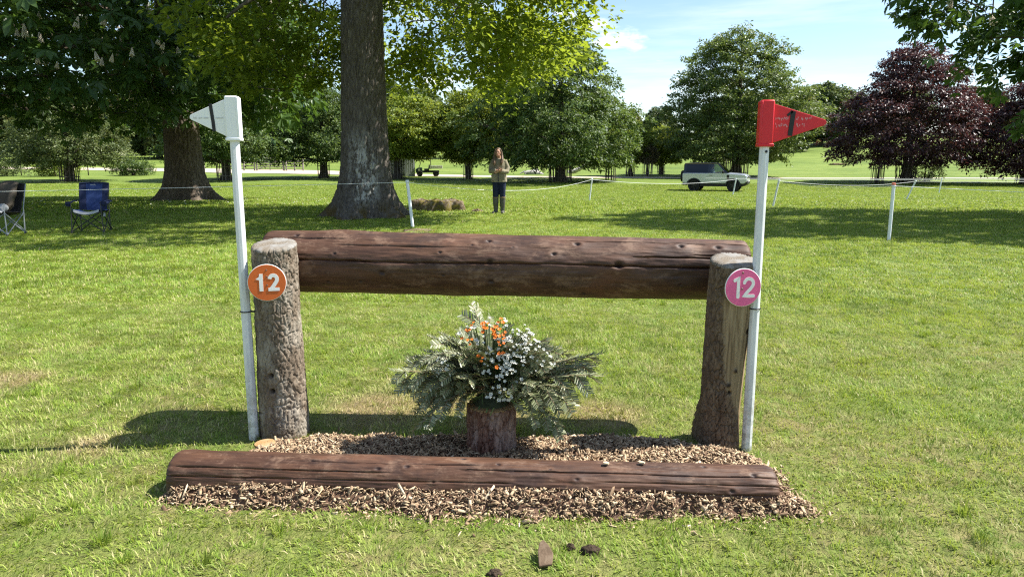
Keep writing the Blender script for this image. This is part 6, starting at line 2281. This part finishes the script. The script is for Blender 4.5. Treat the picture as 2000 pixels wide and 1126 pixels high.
g_ = MB().box((2.17, 0, 1.00), (0.05, 1.02, 0.12)).build('grille', M_CARBLACK, car, bevel=0.01)
for k in range(3):
    MB().box((2.197, 0, 0.965 + 0.035 * k), (0.012, 0.9, 0.008)).build('grille_bar', M_GREYTUBE, g_)
MB().box((2.215, 0.0, 0.74), (0.014, 0.52, 0.12)).build('number_plate', M_PLATE, car, bevel=0.004)
MB().tube([(-2.1, 0, 0.45), (-2.26, 0, 0.45)], 0.03, 8).ball((-2.28, 0, 0.47), 0.05, 8, 6).build('tow_hitch', M_STEEL, car, True)
tyre = make_mesh('tyre', *(lambda m: (m.v, m.f))(MB().lathe([(0.27, -.11), (0.36, -.125), (0.39, -.10), (0.40, -.05), (0.40, .05), (0.39, .10), (0.36, .125), (0.27, .11), (0.27, -.11)], 32, axis='y', cap=False)), True, None, 40)
mb = MB().lathe([(0.275, -.10), (0.262, -.085), (0.262, .08)], 32, axis='y', cap=False)
for k in range(5):
    a = 2 * math.pi * k / 5
    for da in (-0.16, 0.16):
        mb.tube([(0.05 * math.cos(a), -0.085, 0.05 * math.sin(a)), (0.255 * math.cos(a + da), -0.092, 0.255 * math.sin(a + da))], [0.030, 0.022], 6)
mb.lathe([(0.001, -.10), (0.07, -.095), (0.075, -.05), (0.001, -.04)], 16, axis='y')
rim = make_mesh('rim', mb.v, mb.f, True, None, 40)
mb = MB().lathe([(0.001, .02), (0.258, .02), (0.258, .03), (0.001, .03)], 24, axis='y')
disc = make_mesh('brake_disc', mb.v, mb.f)
tyre.materials.append(M_TYRE)
rim.materials.append(M_RIM)
disc.materials.append(M_CARBLACK)
for cx in (RX, FX):
    for s in (-1, 1):
        w_ = empty('wheel', (cx, s * 0.84, 0.40), 0 if s < 0 else math.pi)
        w_.parent = car
        for nm, me in (('tyre', tyre), ('rim', rim), ('brake_disc', disc)):
            link(nm, me, None, w_)
sw_ = empty('spare_wheel', (-2.235, 0.05, 1.02), -math.pi / 2)
sw_.parent = car
for nm, me in (('tyre', tyre), ('rim', rim)):
    link(nm, me, None, sw_)
MB().lathe([(0.001, -2.375), (0.34, -2.37), (0.385, -2.33), (0.39, -2.14), (0.001, -2.12)], 32, (0, 0.05, 1.02), 'x').build('spare_wheel_cover', M_CARBLACK, car, True, 30, bevel=0.02)
for yy in (-0.42, 0.42):
    s_ = MB().box((-0.10, yy, 0.98), (0.5, 0.5, 0.16)).box((-0.36, yy, 1.30), (0.14, 0.48, 0.60), (0, -0.2, 0)).box((-0.44, yy, 1.66), (0.08, 0.26, 0.16), (0, -0.2, 0)).build('front_seat', M_SEATD, car, True, bevel=0.04)
MB().lathe([(0.17, -0.012), (0.185, 0.0), (0.17, 0.012)], 20, (0, 0, 0)).build('steering_wheel', M_CARBLACK, car, True, loc=(0.45, -0.42, 1.26), rot=(0, R(-65), 0))
MB().box((0.70, 0, 1.20), (0.34, 1.6, 0.16)).build('dashboard', M_SEATD, car, bevel=0.03)
# driver (their own thing: sits in the car)
M_SHIRT = m_simple('pale_shirt', (0.62, 0.66, 0.68), (0.55, 0.60, 0.63), 0.8, 6)
dm = Matrix.Translation(car.location) @ Matrix.Rotation(R(-24), 4, 'Z')
dr_ = empty('person', dm @ Vector((-0.12, -0.42, 1.05)), R(-24), 'driver in a pale shirt and dark cap at the wheel of the silver car', 'person')
dp = [('t', [(0, 0, 0.0), (-0.04, 0, 0.22), (-0.08, 0, 0.44), (-0.08, 0, 0.50)], [0.15, 0.15, 0.16, 0.08], 0.8), ('t', [(-0.07, 0, 0.46), (-0.05, 0, 0.58)], [0.055, 0.05]), ('b', (-0.02, 0, 0.66), (0.095, 0.075, 0.115)),
      ('t', [(0.06, 0, 0.67), (0.09, 0, 0.645), (0.07, 0, 0.63)], [0.012, 0.016, 0.012]), ('b', (-0.02, -0.076, 0.66), (0.02, 0.012, 0.03)), ('b', (-0.02, 0.076, 0.66), (0.02, 0.012, 0.03)),
      ('t', [(0.0, 0, 0.03), (0.25, -0.09, 0.07), (0.45, -0.10, -0.02), (0.55, -0.10, -0.35)], [0.10, 0.085, 0.065, 0.045]), ('t', [(0.0, 0, 0.03), (0.25, 0.09, 0.07), (0.45, 0.10, -0.02), (0.55, 0.10, -0.35)], [0.10, 0.085, 0.065, 0.045])]
for s in (-1, 1):
    dp.append(('t', [(-0.07, s * 0.17, 0.42), (0.06, s * 0.22, 0.22), (0.30, s * 0.18, 0.24), (0.44, s * 0.15, 0.28)], [0.058, 0.048, 0.040, 0.028]))
    hand(dp, (0.44, s * 0.15, 0.28), (0.54, s * 0.13, 0.32), 1.0, (0, s * 1.0, 0.3))
fused('body', dp, M_SKIN, dr_, 0.010, 3)
fused('shirt', [('t', [(0, 0, 0.02), (-0.04, 0, 0.22), (-0.08, 0, 0.44), (-0.075, 0, 0.505)], [0.165, 0.168, 0.175, 0.075], 0.82),
                ('t', [(-0.07, -0.17, 0.42), (0.05, -0.22, 0.23), (0.16, -0.20, 0.23)], [0.072, 0.064, 0.058]), ('t', [(-0.07, 0.17, 0.42), (0.05, 0.22, 0.23), (0.16, 0.20, 0.23)], [0.072, 0.064, 0.058])], M_SHIRT, dr_, 0.012, 3)
fused('cap', [('b', (-0.03, 0, 0.73), (0.10, 0.085, 0.06)), ('t', [(0.04, 0, 0.71), (0.13, 0, 0.70)], [0.07, 0.045], 0.2)], M_BLACKFAB, dr_, 0.010, 2)
for s in (-1, 1):
    MB().ball((0.066, s * 0.03, 0.675), 0.010, 6, 5).build('eye', M_EYE, dr_, True)

# ------------------------------------------------------------------ grey shed and utility vehicle
M_SHED = m_simple('grey_corrugated_steel', (0.40, 0.43, 0.43), (0.46, 0.49, 0.49), 0.55, 2, 0.4)
M_SHEDP = m_simple('pale_shed_end', (0.50, 0.55, 0.52), (0.44, 0.49, 0.47), 0.6, 2)
sh = empty('site_cabin', (-12.0, 77.2, tz(-12.0, 77.2)), R(14), 'grey corrugated steel cabin with a pale end wall, behind a tree guard', 'cabin')
MB().box((0, 0, 1.05), (3.0, 2.2, 2.1)).build('wall', M_SHED, sh, bevel=0.03)
for k in range(15):
    MB().box((-1.40 + 0.2 * k, -1.12, 1.05), (0.09, 0.05, 2.0)).build('corrugation', M_SHED, sh)
MB().box((0, 0, 2.14), (3.16, 2.36, 0.10)).build('roof', M_SHEDP, sh, bevel=0.02)
MB().box((1.53, 0, 1.05), (0.06, 2.2, 2.06)).build('end_wall', M_SHEDP, sh)
d = MB().box((1.57, -0.35, 0.98), (0.05, 0.85, 1.9)).build('door', M_SHEDP, sh, bevel=0.01)
MB().box((1.60, -0.35, 1.45), (0.03, 0.4, 0.5)).build('door_notice', M_SHED, d)
MB().box((1.25, -0.9, 2.28), (0.08, 0.08, 0.3)).build('roof_vent', M_SHEDP, sh)

ut = empty('utility_vehicle', (-8.75, 76.6, tz(-8.75, 76.6)), R(8), 'small green utility vehicle with a silver tipping bed, parked by the cabin', 'utility vehicle')
M_UGREEN = m_simple('dark_green_paint', (0.012, 0.045, 0.025), (0.016, 0.055, 0.03), 0.4, 4, 0.5)
MB().box((-0.05, 0, 0.52), (2.2, 1.2, 0.22)).build('chassis', M_CARBLACK, ut, bevel=0.03)
MB().prism([(-1.38, 0.40), (-1.42, 0.72), (-1.15, 0.92), (-0.72, 0.95), (-0.70, 0.42)], -0.62, 0.62).build('front_cowl', M_UGREEN, ut, True, bevel=0.04)
MB().box((-0.25, 0, 0.72), (0.5, 1.1, 0.20)).box((0.02, 0, 1.0), (0.12, 1.1, 0.45), (0, 0.15, 0)).build('seat', M_CARBLACK, ut, bevel=0.03)
for s in (-1, 1):
    MB().tube([(-1.05, s * 0.58, 0.92), (-0.72, s * 0.56, 1.78), (0.18, s * 0.56, 1.80), (0.20, s * 0.58, 0.75)], 0.03, 6).build('roll_bar', M_STEEL, ut, True)
    MB().box((0.72, s * 0.66, 0.98), (1.3, 0.03, 0.30)).build('bed_side', M_PLATE, ut, bevel=0.006)
    MB().lathe([(0.10, -.08), (0.10, .08)], 14, (-1.05, s * 0.56, 0.70), 'y').build('headlight', M_LAMP, ut)
MB().box((-0.27, 0, 1.82), (1.05, 1.2, 0.05)).build('roof', M_CARBLACK, ut, bevel=0.015)
MB().box((0.72, 0, 0.84), (1.3, 1.32, 0.04)).build('bed_floor', M_GREYTUBE, ut)
MB().box((1.37, 0, 0.98), (0.03, 1.32, 0.30)).build('tailgate', M_PLATE, ut, bevel=0.006)
V = [(-1.03, -.54, 0.95), (-1.03, .54, 0.95), (-0.74, .52, 1.74), (-0.74, -.52, 1.74)]
V += [(a + 0.012, b, c) for (a, b, c) in V]
MB().add(V, [(0, 1, 2, 3), (7, 6, 5, 4), (0, 4, 5, 1), (1, 5, 6, 2), (2, 6, 7, 3), (3, 7, 4, 0)]).build('windscreen', M_GLASSC, ut)
for cx in (-0.98, 0.72):
    for s in (-1, 1):
        w_ = empty('wheel', (cx, s * 0.58, 0.305), 0 if s < 0 else math.pi)
        w_.parent = ut
        w_.scale = (0.76, 0.85, 0.76)
        for nm, me in (('tyre', tyre), ('rim', rim), ('brake_disc', disc)):
            link(nm, me, None, w_)

# ------------------------------------------------------------------ gate, rails and wire-fence posts beyond the track
M_RAILW = m_simple('silvered_gate_timber', (0.22, 0.195, 0.165), (0.32, 0.29, 0.25), 0.9, 5, cs=(0.2, 1, 1))


def bars(name, x0, x1, y0, y1, label, cat, nb=5, h=1.3, braces=True, posts=2):
    z0 = tz((x0 + x1) / 2, (y0 + y1) / 2)
    d = Vector((x1 - x0, y1 - y0, 0))
    r_ = empty(name, (x0, y0, z0), math.atan2(d.y, d.x), label, cat)
    l = d.length
    for k in range(posts):
        MB().box((l * k / (posts - 1), 0.05, h * 0.55), (0.16, 0.14, h * 1.3)).build('post', M_RAILW, r_, bevel=0.01)
    for k in range(nb):
        MB().box((l / 2, -0.045, 0.22 + (h - 0.25) * k / (nb - 1)), (l, 0.04, 0.11)).build('rail', M_RAILW, r_)
    if braces:
        a = math.atan2(h - 0.3, l * 0.9)
        MB().box((l / 2, -0.085, h * 0.52), (l * 0.98, 0.03, 0.09), (0, -a, 0)).build('brace', M_RAILW, r_)
        for k in (0.02, 0.5, 0.98):
            MB().box((l * k, -0.085, h * 0.52), (0.09, 0.032, h * 0.92)).build('upright', M_RAILW, r_)
    return r_


bars('field_gate', -33.9, -30.2, 96.5, 96.2, 'silvery wooden five-bar field gate beyond the track', 'gate', 6, 1.7)
bars('post_and_rail_fence', -38.5, -34.2, 96.8, 96.5, 'short post and rail fence left of the field gate', 'fence', 4, 1.5, False, 4)
bars('post_and_rail_fence', -29.9, -27.6, 96.2, 96.0, 'short low rail fence right of the field gate', 'fence', 4, 1.3, False, 3)
M_SHELT = m_simple('pale_tube_shelter', (0.50, 0.55, 0.50), (0.44, 0.48, 0.44), 0.6, 4)
for (x, y, lab) in [(-41.5, 95, 'pale sapling tube just right of the chestnut trunk'), (-40.2, 94.5, 'second pale sapling tube right of the chestnut trunk')]:
    o = empty('sapling_shelter', (x, y, tz(x, y)), 0, lab, 'tree shelter')
    MB().lathe([(0.13, -0.05), (0.13, 1.45), (0.15, 1.5), (0.12, 1.5), (0.11, -0.05)], 12, cap=False).build('tube', M_SHELT, o, True)
    MB().box((0.22, 0.05, 0.75), (0.07, 0.07, 1.7)).build('stake', M_RAILW, o)
fence_posts = [(-62, 'far left'), (-53.5, 'left of the dark guard'), (-46.6, 'right of the dark guard'), (-42.0, 'left of the pair by the chestnut trunk'), (-38.2, 'nearest the chestnut trunk')]
mb = MB().tube([(0, 0, -0.1), (0, 0, 1.4), (0, 0, 1.45)], [0.06, 0.055, 0.03], 8)
fp_me = make_mesh('fence_post', mb.v, mb.f, True)
fp_me.materials.append(M_GUARDDARK)
for (x, w_) in fence_posts:
    y = 80.5 + (x + 40) * 0.1
    tag(link('fence_post', fp_me, None, None, (x, y, tz(x, y))), 'round wire-fence post behind the chairs, ' + w_, 'post', 'wire fence posts on the left')
for k in range(6):
    x, y = 61 + 7.5 * k, 158 - 1.5 * k
    o = link('fence_post', fp_me, None, None, (x, y, tz(x, y)))
    tag(o, 'thin dark fence post on the far slope right of the red flag pole', 'post', 'far slope fence posts')

# ------------------------------------------------------------------ pale fallen trunks
M_PALEWOOD = m_simple('bleached_dead_wood', (0.34, 0.32, 0.29), (0.50, 0.48, 0.45), 0.9, 4, 0.2, bump=0.5, bscale=12, bdist=0.03)


def dead_log(loc, rz, pts, rad, label):
    o = empty('fallen_trunk', loc, rz, label, 'dead log')
    b = MB().tube(pts, rad, 12).build('trunk', M_PALEWOOD, o, True)
    P = np.array([v.co[:] for v in b.data.vertices])
    n_ = fbm(P * 3.0, 3, 5) - 0.5
    for v, k in zip(b.data.vertices, n_):
        v.co *= 1 + 0.0 * k
        v.co.z += 0.16 * k
    return o


d1 = dead_log((2.4, 82.5, tz(2.4, 82.5)), 0.1, [(-1.0, 0, 0.14), (-0.6, 0, 0.18), (0, 0.05, 0.16), (0.6, 0.05, 0.10), (1.15, 0, -0.04)], [0.18, 0.30, 0.32, 0.28, 0.14], 'pale fallen tree trunk on the grass left of the wide guard')
MB().tube([(-0.7, -0.05, 0.3), (-0.95, -0.2, 0.0)], [0.12, 0.09], 8).tube([(-0.9, 0.1, 0.35), (-1.5, 0.1, 0.08)], [0.10, 0.05], 8).build('branch', M_PALEWOOD, d1, True)
d2 = dead_log((7.8, 85.5, tz(7.8, 85.5)), 0.05, [(-1.2, 0, 0.12), (-0.3, 0, 0.35), (0.5, 0, 0.75), (1.1, 0, 1.1), (1.35, 0, 1.15)], [0.28, 0.27, 0.22, 0.15, 0.12], 'pale fallen trunk with one end raised, right of the wide guard')
MB().tube([(1.1, 0, 1.1), (1.2, -0.05, 1.35)], [0.09, 0.05], 8).build('branch', M_PALEWOOD, d2, True)
o = clod('wood_block', 4.9 - 2.1, 84, (0.35, 0.3, 0.5), 31, 'short pale block of dead wood beside the wide guard', 'log', M_PALEWOOD)
clod('molehill', 52.0, 116.0, (1.2, 0.8, 0.22), 41, 'brown heap of bare earth on the far slope right of the red flag', 'earth heap', M_MSTUMP)
